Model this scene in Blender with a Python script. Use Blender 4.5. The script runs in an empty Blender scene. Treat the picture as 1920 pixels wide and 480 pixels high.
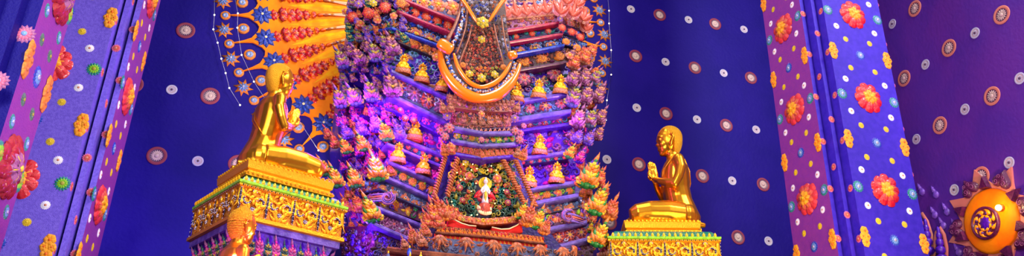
import bpy, math, random
import numpy as np
from mathutils import Matrix, Vector
from math import sin, cos, pi, radians, atan2, sqrt, hypot
random.seed(7)
SC = bpy.context.scene
COL = SC.collection
# ------------------------------------------------------------------ camera
F = 1490.0
p_ = radians(24.75); r_ = radians(1.34); y_ = radians(16.1)
FW = np.array([0, cos(p_), sin(p_)]); up0 = np.array([0, -sin(p_), cos(p_)]); rt0 = np.array([1., 0, 0])
RT = cos(r_)*rt0 + sin(r_)*up0; UP = cos(r_)*up0 - sin(r_)*rt0
CAM = np.array([0, 0, 1.6])
E1 = np.array([cos(y_), sin(y_), 0]); E2 = np.array([-sin(y_), cos(y_), 0]); EZ = np.array([0, 0, 1.])
cd = bpy.data.cameras.new('camera'); cam = bpy.data.objects.new('camera', cd); COL.objects.link(cam)
cd.sensor_width = 36; cd.lens = F/1920*36; cd.clip_end = 200
m = Matrix.Identity(4)
for i in range(3):
    m[i][0] = RT[i]; m[i][1] = UP[i]; m[i][2] = -FW[i]; m[i][3] = CAM[i]
cam.matrix_world = m; SC.camera = cam
def ray(x, y): return FW + (x-960)/F*RT + (240-y)/F*UP
def PB(x, y, b):
    v = ray(x, y); return CAM + v*(b/(v@E2))
def PA(x, y, a):
    v = ray(x, y); return CAM + v*(a/(v@E1))
def PT(x, y, t): return CAM + ray(x, y)*t
def proj(P):
    v = np.asarray(P, float)-CAM; z = v@FW
    return 960+F*(v@RT)/z, 240-F*(v@UP)/z
def inframe(P, mg=20):
    v = np.asarray(P, float)-CAM
    if v@FW < .1: return False
    x, y = proj(P); return -mg < x < 1920+mg and -mg < y < 480+mg
def AB(a, b, z): return a*E1 + b*E2 + z*EZ
def depth(P): return (np.asarray(P)-CAM)@FW
# ------------------------------------------------------------------ materials
def lin(c): return tuple(((v/255)/12.92 if v/255 <= .04045 else ((v/255+.055)/1.055)**2.4) for v in c)
MATS = {}
def mat(name, rgb, rough=.4, metal=0., spec=.5, bump=0., bscale=30., var=0., vscale=6., rgb2=None, coat=0., emit=0., detail=4.):
    mt = bpy.data.materials.new(name); mt.use_nodes = True
    nt = mt.node_tree; b = nt.nodes['Principled BSDF']
    c = lin(rgb)+(1,)
    b.inputs['Base Color'].default_value = c
    b.inputs['Roughness'].default_value = rough; b.inputs['Metallic'].default_value = metal
    b.inputs['Specular IOR Level'].default_value = spec
    b.inputs['Coat Weight'].default_value = coat; b.inputs['Coat Roughness'].default_value = .12
    if emit: b.inputs['Emission Color'].default_value = c; b.inputs['Emission Strength'].default_value = emit
    tc = nt.nodes.new('ShaderNodeTexCoord')
    if rgb2 or var:
        n = nt.nodes.new('ShaderNodeTexNoise'); n.inputs['Scale'].default_value = vscale; n.inputs['Detail'].default_value = detail
        nt.links.new(tc.outputs['Object'], n.inputs['Vector'])
        rp = nt.nodes.new('ShaderNodeValToRGB')
        c2 = lin(rgb2)+(1,) if rgb2 else tuple(v*(1-var) for v in c[:3])+(1,)
        rp.color_ramp.elements[0].color = c2; rp.color_ramp.elements[1].color = c
        rp.color_ramp.elements[0].position = .38; rp.color_ramp.elements[1].position = .62
        nt.links.new(n.outputs['Fac'], rp.inputs['Fac']); nt.links.new(rp.outputs['Color'], b.inputs['Base Color'])
    if bump:
        n2 = nt.nodes.new('ShaderNodeTexNoise'); n2.inputs['Scale'].default_value = bscale; n2.inputs['Detail'].default_value = 5
        nt.links.new(tc.outputs['Object'], n2.inputs['Vector'])
        bp = nt.nodes.new('ShaderNodeBump'); bp.inputs['Strength'].default_value = bump; bp.inputs['Distance'].default_value = .02
        nt.links.new(n2.outputs['Fac'], bp.inputs['Height']); nt.links.new(bp.outputs['Normal'], b.inputs['Normal'])
    MATS[name] = mt; return mt
mat('wall_blue', (18, 2, 118), .6, spec=.2, bump=.25, bscale=18, rgb2=(26, 6, 128), vscale=1.2)
mat('wall_purple', (96, 36, 150), .55, bump=.25, bscale=18, rgb2=(80, 34, 150), vscale=1.2)
mat('pillar_lit_lavender', (116, 92, 214), .5, bump=.4, bscale=170, rgb2=(98, 74, 200), vscale=40)  # strong light on the lavender pillar, put into a paler colour
mat('paint_blueviolet', (58, 32, 184), .5, spec=.3, bump=.35, bscale=150, rgb2=(48, 24, 172), vscale=14)
mat('pillar_magenta_lit', (138, 50, 150), .5, bump=.3, bscale=60, rgb2=(128, 46, 150), vscale=14)  # magenta light on the pillar sides, put into the colour
mat('pillar_shaded_blue', (14, 4, 108), .6, spec=.15, bump=.3, bscale=60)  # weaker light on the nearest pillar, put into a darker colour
mat('floor', (90, 60, 60), .25, rgb2=(70, 45, 50), vscale=3)
mat('gold', (240, 165, 38), .3, metal=.92, bump=.04, bscale=14, rgb2=(245, 170, 40), vscale=5)
mat('gold_bright', (244, 176, 28), .36, metal=.7, bump=.3, bscale=70)
mat('gold_paint', (255, 190, 10), .35, metal=.25, bump=.15, bscale=40)
mat('gold_ground', (214, 140, 18), .45, metal=.5, bump=.5, bscale=60, rgb2=(170, 96, 14), vscale=30)
mat('gold_dark', (200, 130, 30), .4, metal=.6, bump=.4, bscale=60)
mat('halo_orange', (255, 150, 0), .6, spec=.2, rgb2=(255, 122, 0), vscale=2.5, bump=.2, bscale=15)
mat('halo_yellow', (255, 190, 10), .6, spec=.2, rgb2=(255, 150, 0), vscale=6, bump=.2, bscale=15)
mat('orange_deep', (240, 96, 0), .35, coat=.3)
mat('orange_gloss', (255, 128, 0), .22, coat=.8)
mat('orange_yel', (255, 186, 10), .35, coat=.3, rgb2=(255, 140, 0), vscale=22, bump=.5, bscale=40)
mat('cream', (255, 225, 170), .5)
mat('white_paint', (238, 232, 240), .45)
mat('red', (232, 16, 34), .3, coat=.4, var=.45, vscale=28, bump=.35, bscale=70)
mat('red_deep', (180, 10, 25), .35, coat=.4, var=.45, vscale=28, bump=.35, bscale=70)
mat('red_pink', (245, 60, 66), .3, coat=.4, var=.45, vscale=28, bump=.35, bscale=70)
mat('coral', (232, 92, 66), .35, coat=.3, var=.45, vscale=28, bump=.35, bscale=70)
mat('peach', (235, 152, 118), .4, coat=.2, var=.45, vscale=28, bump=.35, bscale=70)
mat('pink', (245, 110, 150), .35, coat=.3, var=.45, vscale=28, bump=.35, bscale=70)
mat('pink_pale', (246, 175, 175), .35, coat=.3, rgb2=(235, 120, 125), vscale=20)
mat('red_matte', (225, 40, 34), .65, spec=.2, bump=.3, bscale=60)
mat('brown_matte', (150, 86, 58), .75, spec=.1, bump=.5, bscale=40, rgb2=(110, 60, 50), vscale=12)
mat('magenta', (235, 30, 170), .35, coat=.3, var=.45, vscale=28, bump=.35, bscale=70)
mat('mauve', (172, 92, 150), .35, coat=.3, var=.45, vscale=28, bump=.35, bscale=70)
mat('plum', (96, 26, 78), .35, coat=.4, var=.45, vscale=28, bump=.35, bscale=70)
mat('lilac', (132, 88, 215), .35, coat=.3, var=.45, vscale=28, bump=.35, bscale=70)
mat('violet', (84, 18, 200), .4, bump=.3, bscale=25, coat=.2, var=.45, vscale=28)
mat('violet_trim', (112, 90, 180), .35, bump=.4, bscale=40, coat=.3, rgb2=(70, 50, 135), vscale=9)
mat('indigo', (40, 22, 110), .4, bump=.4, bscale=30, coat=.3, var=.45, vscale=28)
mat('navy', (16, 20, 80), .35, coat=.4, var=.45, vscale=28, bump=.35, bscale=70)
mat('blue', (20, 70, 205), .3, coat=.5, var=.45, vscale=28, bump=.35, bscale=70)
mat('blue_lotus', (10, 48, 150), .3, coat=.5, var=.45, vscale=28, bump=.35, bscale=70)
mat('blue_pale', (120, 165, 235), .35, coat=.3, var=.45, vscale=28, bump=.35, bscale=70)
mat('teal', (20, 150, 140), .35, coat=.4, var=.45, vscale=28, bump=.35, bscale=70)
mat('green', (30, 150, 60), .35, coat=.4, var=.45, vscale=28, bump=.35, bscale=70)
mat('green_dark', (30, 85, 70), .35, coat=.4, var=.45, vscale=28, bump=.35, bscale=70)
mat('green_grey', (85, 130, 105), .35, coat=.4, var=.45, vscale=28, bump=.35, bscale=70)
mat('lime', (150, 225, 20), .35, coat=.3, var=.45, vscale=28, bump=.35, bscale=70)
mat('olive', (190, 180, 50), .35, coat=.3, var=.45, vscale=28, bump=.35, bscale=70)
mat('yellow', (255, 215, 20), .35, coat=.3, var=.45, vscale=28, bump=.35, bscale=70)
mat('orange', (250, 140, 30), .35, coat=.3, var=.45, vscale=28, bump=.35, bscale=70)
mat('orange_brown', (205, 105, 50), .35, coat=.3, var=.45, vscale=28, bump=.35, bscale=70)
mat('brown', (170, 98, 66), .35, coat=.4, var=.45, vscale=28, bump=.35, bscale=70)
mat('brown_dark', (80, 42, 40), .4, coat=.3, var=.45, vscale=28, bump=.35, bscale=70)
mat('silver', (190, 190, 215), .3, metal=.5)
mat('grey_blue', (80, 90, 140), .35, coat=.3, var=.45, vscale=28, bump=.35, bscale=70)
mat('red_band', (190, 20, 75), .3, coat=.5, var=.45, vscale=28, bump=.35, bscale=70)
mat('skin_white', (235, 225, 225), .35)
mat('black_blue', (25, 14, 50), .4)
mat('bulb', (255, 240, 210), .4, emit=2.5)
mat('fairy', (255, 215, 120), .4, emit=5)
mat('hot_spot_glow', (255, 190, 90), .4, emit=18)  # emission standing in for the specular hot spot on the sun disc
mat('medal_red', (140, 48, 72), .45, bump=.3)
mat('medal_beige', (205, 180, 170), .4)
mat('medal_white', (190, 190, 215), .45)
mat('medal_dark', (90, 60, 90), .45)
mat('medal_orange', (215, 130, 110), .5)
mat('gold_hair', (250, 184, 40), .38, metal=.8, bump=1., bscale=150)
# ------------------------------------------------------------------ mesh builder
class MB:
    def __init__(s): s.v = []; s.f = []; s.m = []; s.n = 0
    def add(s, v, f, mt):
        v = np.asarray(v, float).reshape(-1, 3); s.v.append(v)
        s.f += [tuple(i+s.n for i in q) for q in f]
        s.m += [mt]*len(f) if isinstance(mt, str) else list(mt)
        s.n += len(v)
    def merge(s, o, M=None, remap=None):
        if not o.n: return
        v = np.vstack(o.v)
        if M is not None:
            M = np.asarray(M, float); v = v@M[:3, :3].T + M[:3, 3]
        s.v.append(v); s.f += [tuple(i+s.n for i in q) for q in o.f]
        s.m += [remap.get(a, a) for a in o.m] if remap else o.m
        s.n += len(v)
    def mesh(s, name, smooth=True, origin=None):
        v = np.vstack(s.v)
        if origin is not None: v = v-origin
        me = bpy.data.meshes.new(name); me.from_pydata(v.tolist(), [], s.f)
        used = []
        for a in s.m:
            if a not in used: used.append(a)
        for a in used: me.materials.append(MATS[a])
        ix = {a: i for i, a in enumerate(used)}
        me.polygons.foreach_set('material_index', [ix[a] for a in s.m])
        me.polygons.foreach_set('use_smooth', [bool(smooth)]*len(me.polygons))
        me.update(); return me
WM = {}
def link(name, data, W, parent=None, struct=False):
    o = bpy.data.objects.new(name, data); COL.objects.link(o)
    W = Matrix(np.asarray(W).tolist()) if not isinstance(W, Matrix) else W
    if parent is not None:
        o.parent = parent; o.matrix_parent_inverse = WM[parent.name].inverted()
    o.matrix_basis = W; WM[o.name] = W
    if struct: o['kind'] = 'structure'
    return o
def T(P=(0, 0, 0)):
    M = np.eye(4); M[:3, 3] = P; return M
def build(name, mb, parent=None, smooth=True, struct=False, base=False):
    """mesh given in world coordinates"""
    v = np.vstack(mb.v); c = (v.min(0)+v.max(0))/2
    if base: c[2] = v[:, 2].min()
    return link(name, mb.mesh(name, smooth, c), T(c), parent, struct)
def empty(name, P, label, cat, group=None):
    e = link(name, None, T(P)); e.empty_display_size = .1
    tag(e, label, cat, group); return e
def tag(o, label, cat, group=None):
    o['label'] = label; o['category'] = cat
    if group: o['group'] = group
    return o
def frame(P, right, up, s=1.):
    """local x=right, y=up, z=out"""
    r = np.asarray(right, float); r = r/np.linalg.norm(r); u = np.asarray(up, float); u = u-r*(u@r); u /= np.linalg.norm(u)
    n = np.cross(r, u); M = np.eye(4); s = np.broadcast_to(np.asarray(s, float), (3,))
    M[:3, 0] = r*s[0]; M[:3, 1] = u*s[1]; M[:3, 2] = n*s[2]; M[:3, 3] = P; return M
def rz(a):
    M = np.eye(4); M[0, 0] = M[1, 1] = cos(a); M[0, 1] = -sin(a); M[1, 0] = sin(a); return M
def rx(a):
    M = np.eye(4); M[1, 1] = M[2, 2] = cos(a); M[1, 2] = -sin(a); M[2, 1] = sin(a); return M
def sc(x, y=None, z=None):
    M = np.eye(4); M[0, 0] = x; M[1, 1] = x if y is None else y; M[2, 2] = x if z is None else z; return M
def box(mb, M, mt, x0, x1, y0, y1, z0, z1):
    v = [(x, y, z) for z in (z0, z1) for y in (y0, y1) for x in (x0, x1)]
    o = MB(); o.add(v, [(0, 2, 3, 1), (4, 5, 7, 6), (0, 1, 5, 4), (2, 6, 7, 3), (0, 4, 6, 2), (1, 3, 7, 5)], mt); mb.merge(o, M)
def sweep(mb, pts, rad, mt, n=6, hf=1., up=(0, 0, 1)):
    """tapered tube; rad = width radius, hf = height factor along up"""
    pts = [np.asarray(q, float) for q in pts]; k = len(pts); up = np.asarray(up, float)
    if not hasattr(rad, '__len__'): rad = [rad]*k
    V = []
    for i in range(k):
        t = pts[min(i+1, k-1)]-pts[max(i-1, 0)]; t = t/(np.linalg.norm(t)+1e-9)
        s = np.cross(t, up); ns = np.linalg.norm(s); s = s/ns if ns > 1e-6 else np.array([1., 0, 0]); u = np.cross(s, t)
        for j in range(n):
            a = 2*pi*j/n; V.append(pts[i]+s*cos(a)*rad[i]+u*sin(a)*rad[i]*hf)
    f = [(i*n+j, i*n+(j+1) % n, (i+1)*n+(j+1) % n, (i+1)*n+j) for i in range(k-1) for j in range(n)]
    f += [tuple(range(n-1, -1, -1)), tuple((k-1)*n+j for j in range(n))]
    mb.add(V, f, mt)
def ell(mb, c, r, mt, nu=10, nv=6, M=None):
    V = []; c = np.asarray(c, float); r = np.broadcast_to(np.asarray(r, float), (3,))
    for i in range(1, nv):
        ph = pi*i/nv
        for j in range(nu):
            a = 2*pi*j/nu; V.append(c+r*np.array([sin(ph)*cos(a), sin(ph)*sin(a), cos(ph)]))
    V.append(c+r*[0, 0, 1]); V.append(c-r*[0, 0, 1]); N = len(V)
    f = [(i*nu+j, (i+1)*nu+j, (i+1)*nu+(j+1) % nu, i*nu+(j+1) % nu) for i in range(nv-2) for j in range(nu)]
    f += [(N-2, j, (j+1) % nu) for j in range(nu)] + [(N-1, (nv-2)*nu+(j+1) % nu, (nv-2)*nu+j) for j in range(nu)]
    o = MB(); o.add(V, f, mt); mb.merge(o, M)
def petal(mb, M, L, W, H, mt, tip=1., lift=0., n=5, k=4, tipmat=None):
    """domed petal from origin along +Y, lying on XY, out +Z, with a rim that reaches down to z=0"""
    V = []; fm = []; f = []
    for i in range(n+1):
        u = i/n; w = W*(sin(pi*min(1, u**.75)))**.7 if 0 < u < 1 else 0
        if tip < 1: w = W*sqrt(max(0, 1-(2*u-1)**2))**tip
        if u == 0: w = W*.3
        for j in range(k+1):
            q = -1+2*j/k
            V.append((q*w, u*L, H*(1-q*q)*sin(pi*min(.92, .12+.8*u))+lift*u*u))
    for i in range(n):
        for j in range(k):
            a = i*(k+1)+j; f.append((a, a+1, a+k+2, a+k+1)); fm.append(tipmat if tipmat and i >= n-2 else mt)
    o = MB(); o.add(V, f, fm); mb.merge(o, M)
def lathe(mb, prof, mt, n=24, M=None, lobes=0, amp=0.):
    """prof: list of (r,z[,mat]); revolve about z"""
    V = []; f = []; fm = []
    for q in prof:
        for j in range(n):
            a = 2*pi*j/n; r = q[0]*(1+(amp*cos(lobes*a) if lobes else 0)); V.append((r*cos(a), r*sin(a), q[1]))
    for i in range(len(prof)-1):
        for j in range(n):
            f.append((i*n+j, i*n+(j+1) % n, (i+1)*n+(j+1) % n, (i+1)*n+j)); fm.append(prof[i][2] if len(prof[i]) > 2 else mt)
    f.append(tuple((len(prof)-1)*n+j for j in range(n))); fm.append(prof[-1][2] if len(prof[-1]) > 2 else mt)
    o = MB(); o.add(V, f, fm); mb.merge(o, M)
# ------------------------------------------------------------------ ornament templates (unit radius, XY plane, +Z out)
def daisy(c1, c2, n=16, c3=None, rnd=.2):
    b = MB()
    for j in range(n): petal(b, rz(2*pi*j/n)@T((0, .35, 0)), .65, rnd*.85, .2, c1, tip=.8, n=3, k=2)
    for j in range(n-3): petal(b, rz(2*pi*(j+.5)/(n-3))@T((0, .12, .12)), .58, rnd*.8, .2, c3 or c1, tip=.8, n=3, k=2)
    lathe(b, [(.5, -.02, c1), (.5, .1, c1), (.3, .16, c1)], c1, 10)
    lathe(b, [(.27, .1, c2), (.26, .3, c2), (.16, .38, c2), (.04, .4, c2)], c2, 10); return b
def rosette(cs, n=6, h=.4, centre='yellow'):
    """layered round-petalled flower, cs = colours from outer to inner"""
    b = MB(); K = len(cs)
    for q, c in enumerate(cs):
        R = 1-q*.62/K; off = .5*(q % 2)
        for j in range(n):
            petal(b, rz(2*pi*(j+off)/n)@T((0, R*.12, q*h/K*.8)), R*.9, R*2.3/n, h*.7, c, tip=.7, n=4, k=4)
    lathe(b, [(.22, h*.7), (.22, h*1.05), (.13, h*1.3), (.03, h*1.35)], centre, 8); return b
def ruffle_flower(cout, cmid, cin, seed=1):
    """big ruffled pillar flower: scalloped, creased skirts around a gathered centre"""
    rnd = random.Random(seed); b = MB()
    for lay, (R0, R1, z0, z1, c, n) in enumerate(((.35, 1., .16, .1, cout, 9), (.25, .76, .3, .22, cmid, 8), (.05, .5, .44, .36, cin, 6))):
        na = n*12; V = []; nr = 7; ph = rnd.uniform(0, 6); j1 = [rnd.uniform(.93, 1.06) for _ in range(n)]
        for i in range(nr):
            u = i/(nr-1)
            for j in range(na):
                a = 2*pi*j/na; q = (j/12) % 1; k = int(j/12) % n
                lobe = (abs(sin(pi*q)))**.45
                R = R0+(R1*j1[k]*(.84+.16*lobe)-R0)*u
                crease = .5+.5*cos(2*pi*q*3)
                z = z0+(z1-z0)*u+.13*sin(pi*min(1, u*.95))*(.4+.6*lobe)+.045*crease*u*lobe-.06*(1-lobe)*u
                if i == nr-1: z -= .09
                V.append((R*cos(a+ph), R*sin(a+ph), z))
        f = [(i*na+j, i*na+(j+1) % na, (i+1)*na+(j+1) % na, (i+1)*na+j) for i in range(nr-1) for j in range(na)]
        b.add(V, f, c)
        m2 = {0: cmid if cmid != cout else cout, 1: cin if lay == 1 else cout, 2: 'yellow'}[lay]
        for j in range(n):
            a = ph+2*pi*(j+.5)/n
            for s in (-1, 0, 1):
                r0, r1 = R0*.9+.05, R1*.86
                sweep(b, [(r0*cos(a+s*.03), r0*sin(a+s*.03), z0+.05), ((r0+r1)/2*cos(a+s*.1), (r0+r1)/2*sin(a+s*.1), (z0+z1)/2+.15), (r1*cos(a+s*.16), r1*sin(a+s*.16), z1+.1)], [.012, .03, .014], m2 if s == 0 else c, 5)
    for j in range(5): petal(b, T((0, 0, .52))@rz(j*1.257), .24, .1, .12, cin, tip=.6, n=3, k=2)
    lathe(b, [(.1, .52), (.1, .64), (.05, .68), (.01, .68)], 'yellow', 8)
    lathe(b, [(.62, 0), (.6, .16), (.3, .3)], cout, 16)
    return b
def quatre(c1, c2, seed=2):
    """tall crumpled orange blossom"""
    b = MB()
    for (x, y, R) in ((0, .55, .52), (0, -.55, .52), (.3, 0, .38), (-.3, 0, .38)):
        for j in range(6): petal(b, T((x, y, .05))@rz(j*pi/3+.4), R, R*.56, .28, c1, tip=.6, n=4, k=4)
        lathe(b, [(R*.22, .2), (R*.2, .36), (.03, .4)], c2, 7, T((x, y, 0)))
    return b
def horn(b, x, y, ang, L, w, bend, mt, z=.0, hf=.8, zz=.1, n=6, seg=6):
    P = []; R = []; a = ang; px, py = x, y
    for i in range(seg+1):
        u = i/seg; P.append((px, py, z+zz*sin(pi*u))); R.append(w*(1-u)**.8*(.55+.9*sin(pi*min(1, u*1.1+.15)))+w*.04)
        a += bend/seg; px += cos(a)*L/seg; py += sin(a)*L/seg
    sweep(b, P, R, mt, n, hf)
def kranok(c1, c2, c3, cen=None, leafy=4):
    """flame-shaped finial: unit height 1 along +Y, base at y=0"""
    b = MB()
    for i in range(leafy):
        u = i/leafy; y = .06+.5*u; L = .36*(1-.45*u); w = .062*(1-.35*u)
        for s in (-1, 1):
            horn(b, s*(.1-.05*u), y, pi/2-s*(1.15-.45*u), L*.55, w*1.25, -s*.5, (c2, c1)[i % 2], z=.0, hf=1.2, zz=.05)
            horn(b, s*(.11-.06*u), y+.04, pi/2-s*(.85-.35*u), L, w, s*.75, (c1, c2)[i % 2], z=.05, hf=1.3, zz=.08)
            horn(b, s*.05, y+.08, pi/2-s*.5, L*.6, w*.9, -s*.7, c3 if i % 2 else c1, z=.12, hf=1.2, zz=.06)
    for q, (y, r) in enumerate(((.52, .075), (.63, .065), (.73, .052))):
        for s in (-1, 1): horn(b, 0, y-.06, pi/2-s*.75, .15, r*.55, s*1.2, (c1, c3, c2)[q], z=.1, hf=1.1, zz=.04, seg=4)
        ell(b, (0, y, .1), (r*.8, r, r*.7), (c3, c1, c3)[q], 7, 5)
    horn(b, 0, .72, pi/2+.1, .3, .05, -.3, c1, z=.07, hf=1.2, zz=.03)
    b.merge(rosette(cen or [c1, c3], 5, .45, 'peach' if not cen or cen[0] == 'yellow' else 'yellow'), T((0, .26, .12))@sc(.19))
    ell(b, (0, .1, -.02), (.17, .13, .12), c2, 8, 5)
    for sx, sy, r in ((-.19, .14, .11), (.2, .12, .12), (-.12, .4, .09)): b.merge(rosette([c3, c1], 5, .45, c2), T((sx, sy, .08))@sc(r))
    for v in b.v:
        v[:, 0] -= .22*v[:, 1]**2
    return b
def lotus_up(c1, c2, c3):
    b = MB()
    for i, (n, W, L, z, c) in enumerate(((7, .2, .8, 0, c1), (5, .18, .95, .12, c2), (3, .16, 1.05, .22, c3))):
        for j in range(n):
            a = (j-(n-1)/2)*(1.9/n); petal(b, T((0, 0, z))@rz(a), L*(1-.25*abs(a)), W, .16, c, n=5, k=4, tipmat='white_paint' if i == 0 else None)
    return b
def fan(cs):
    """concentric arched fan"""
    b = MB()
    for i, c in enumerate(cs):
        R = 1-i*.24
        pts = [(cos(a)*R*1., sin(a)*R, .05+.05*i) for a in np.linspace(0, pi, 9)]
        sweep(b, pts, .12, c, 6)
    ell(b, (0, .1, .1), (.22, .2, .15), cs[0], 8, 5); return b
def curl(b, x, y, a0, R, mt, s=1, turns=1.3, w=.14, z=.0, hf=.8, seg=11):
    P = []; Rr = []
    for i in range(seg+1):
        u = i/seg; rr = R*(1-.8*u); a = a0+s*turns*2*pi*u
        P.append((x+cos(a)*rr, y+sin(a)*rr, z+.05*R)); Rr.append(R*w*(1.1-.45*u)*(.35+.65*min(1, u*5)))
    sweep(b, P, Rr, mt, 5, hf)
def star8(c1, c2):
    b = MB(); n = 8; V = [(0, 0, .16)]; V0 = []
    for j in range(2*n):
        a = pi*j/n+(.12 if j % 2 == 0 else 0); R = 1. if j % 2 == 0 else .5
        V.append((R*cos(a), R*sin(a), .07)); V0.append((R*cos(a), R*sin(a), 0))
    V += V0; k = 2*n
    b.add(V, [(0, 1+j, 1+(j+1) % k) for j in range(k)]+[(1+j, 1+k+j, 1+k+(j+1) % k, 1+(j+1) % k) for j in range(k)], c1)
    b.merge(daisy(c2, 'silver', 9, None, .2), T((0, 0, .12))@sc(.55, .55, .6)); return b
def medallion(rim, rim2, cen, rings=14, inner=None, hub=None):
    b = MB(); inner = inner or rim2
    lathe(b, [(1., 0, rim), (.99, .07, rim), (.93, .1, rim), (.7, .1, rim2), (.66, .04, inner), (.2, .04, inner)], rim, 28)
    for j in range(rings):
        petal(b, rz(2*pi*j/rings)@T((0, .2, .05)), .43, .085, .2, cen, n=3, k=2)
    lathe(b, [(.22, .05), (.2, .3), (.08, .34), (.02, .34)], hub or cen, 8); return b
def lotus_flower(c1, c2):
    b = MB()
    for lay, (n, R, z) in enumerate(((9, 1., 0), (8, .78, .14), (6, .5, .26))):
        for j in range(n): petal(b, rz(2*pi*(j+lay*.5)/n)@T((0, .08, z)), R*.92, R*.24, .22, (c1, c1, c2)[lay], n=4, k=4, tipmat='blue' if lay else None)
    lathe(b, [(.12, .4), (.1, .5), (.02, .5)], 'cream', 7); return b
TM = {}
def tmpl(name, b):
    TM[name] = b; b.cache = None
    if name.startswith('kr_'):
        o = MB(); V = np.vstack(b.v)*[-1, 1, 1]; o.add(V, [tuple(reversed(q)) for q in b.f], b.m); o.cache = None; TM[name+'_R'] = o
    return b
def tmesh(name, objname):
    b = TM[name]
    if b.cache is None: b.cache = b.mesh(name)
    return b.cache
tmpl('daisy_white', daisy('white_paint', 'peach', 16)); tmpl('daisy_yellow', daisy('yellow', 'yellow', 14))
tmpl('daisy_pink', daisy('pink', 'peach', 14, 'coral')); tmpl('daisy_teal', daisy('teal', 'olive', 15, 'lime'))
tmpl('daisy_teal2', daisy('teal', 'silver', 15, 'blue_pale')); tmpl('daisy_blue', daisy('blue', 'silver', 15, 'blue_pale'))
tmpl('daisy_grey', daisy('green_grey', 'olive', 12)); tmpl('daisy_mauve', daisy('mauve', 'blue_pale', 14, 'pink'))
tmpl('big_red', ruffle_flower('red', 'red_pink', 'orange_yel')); tmpl('big_red2', ruffle_flower('red_pink', 'coral', 'orange_yel', 5))
tmpl('big_plum', ruffle_flower('red_deep', 'red_deep', 'mauve', 3))
tmpl('blossom', quatre('orange_yel', 'orange_deep')); tmpl('blossom2', quatre('orange', 'orange_brown'))
tmpl('ros_crimson', rosette(['red_deep', 'coral', 'plum', 'peach'], 7)); tmpl('ros_plum', rosette(['plum', 'mauve', 'plum', 'mauve'], 7, centre='coral'))
tmpl('ros_pink', rosette(['plum', 'pink', 'mauve', 'peach'], 7, centre='red')); tmpl('ros_orange', rosette(['orange_brown', 'orange', 'orange_yel', 'orange_brown'], 7, centre='orange'))
tmpl('ros_red', rosette(['red_deep', 'red', 'orange_deep', 'coral'], 7, centre='peach')); tmpl('ros_peach', rosette(['peach', 'coral', 'orange'], 5))
tmpl('ros_magenta', rosette(['magenta', 'violet', 'magenta'], 6, centre='pink')); tmpl('ros_mauve', rosette(['mauve', 'lilac', 'mauve'], 6))
tmpl('ros_gold', rosette(['yellow', 'olive', 'yellow'], 6, centre='silver'))
tmpl('kr_mauve', kranok('mauve', 'plum', 'peach', ['mauve', 'plum'])); tmpl('kr_mauve_y', kranok('mauve', 'grey_blue', 'olive', ['plum', 'mauve']))
tmpl('kr_lilac', kranok('lilac', 'violet', 'mauve')); tmpl('kr_orange', kranok('orange', 'green', 'yellow', ['orange', 'orange_brown', 'yellow']))
tmpl('kr_coral', kranok('coral', 'brown', 'orange', ['coral', 'peach'])); tmpl('kr_brown', kranok('brown', 'orange_brown', 'peach'))
tmpl('kr_magenta', kranok('magenta', 'violet', 'pink')); tmpl('kr_obr', kranok('orange_brown', 'orange', 'coral'))
tmpl('kr_pinkped', kranok('mauve', 'magenta', 'pink', ['pink', 'magenta'])); tmpl('kr_gold', kranok('gold_bright', 'gold_dark', 'gold_bright'))
tmpl('kr_flame', kranok('orange', 'orange_deep', 'orange_yel'))
tmpl('kr_green', kranok('green_dark', 'teal', 'olive'))
tmpl('lotus_pink', lotus_up('pink_pale', 'pink_pale', 'coral')); tmpl('fan_peach', fan(['orange', 'peach', 'coral', 'yellow']))
tmpl('star', star8('orange', 'blue_pale')); tmpl('med_red', medallion('medal_red', 'medal_dark', 'medal_beige', 18, 'medal_dark'))
tmpl('med_white', medallion('medal_white', 'medal_beige', 'medal_white', 12, 'medal_beige', 'medal_dark')); tmpl('med_orange', medallion('medal_orange', 'medal_red', 'medal_beige', 14, 'medal_dark'))
tmpl('lotus_blue', lotus_flower('blue_lotus', 'blue'))
def inst(tname, name, M, parent=None, label=None, cat=None, group=None):
    o = link(name, tmesh(tname, name), M, parent)
    if label and parent is None: tag(o, label, cat, group)
    return o
# ================================================================== SETTING
def slab(name, M, x0, x1, y0, y1, z0, z1, mt):
    b = MB(); box(b, M, mt, x0, x1, y0, y1, z0, z1); o = build(name, b, None, False, True); return o
MR = np.eye(4); MR[:3, 0] = E1; MR[:3, 1] = E2
slab('wall_back', MR, -6.2, 9.9, 12, 12.2, 0, 14, 'wall_blue')
slab('wall_right', MR, 9.7, 9.9, -1, 12, 0, 14, 'wall_purple')
slab('wall_left', MR, -6.2, -6, -1, 12, 0, 14, 'wall_blue')
slab('floor', MR, -6.2, 9.9, -3, 12.2, -.1, 0, 'floor')
# ================================================================== PILLARS
def prism(mb, M, poly, z0, z1, mats, cap='paint_blueviolet'):
    n = len(poly); V = [(x, y, z0) for x, y in poly]+[(x, y, z1) for x, y in poly]
    o = MB(); o.add(V, [(i, (i+1) % n, n+(i+1) % n, n+i) for i in range(n)]+[tuple(range(n-1, -1, -1)), tuple(range(n, 2*n))], list(mats)+[cap, cap]); mb.merge(o, M)
def pillar(poly, mats, label):
    b = MB(); prism(b, MR, poly, 0, 13.5, mats)
    return tag(build('pillar', b, None, False, base=True), label, 'pillar')
PV, PU, PN, PL = 'paint_blueviolet', 'pillar_magenta_lit', 'pillar_shaded_blue', 'pillar_lit_lavender'
pillar([(6.375, 8.65), (6.375, 7.81), (6.432, 7.81), (6.432, 7.95), (6.462, 7.95), (6.462, 7.69), (6.52, 7.69), (6.52, 7.83), (6.55, 7.83), (6.55, 7.571), (7.49, 7.571), (7.49, 7.63), (7.54, 7.63), (7.54, 8.65)],
       [PU, PV, PV, PV, PV, PV, PV, PV, PV, PV, PV, PV, PU, PV], 'stepped blue and purple pillar studded with moulded flowers, right of the golden kneeling statue')
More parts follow.
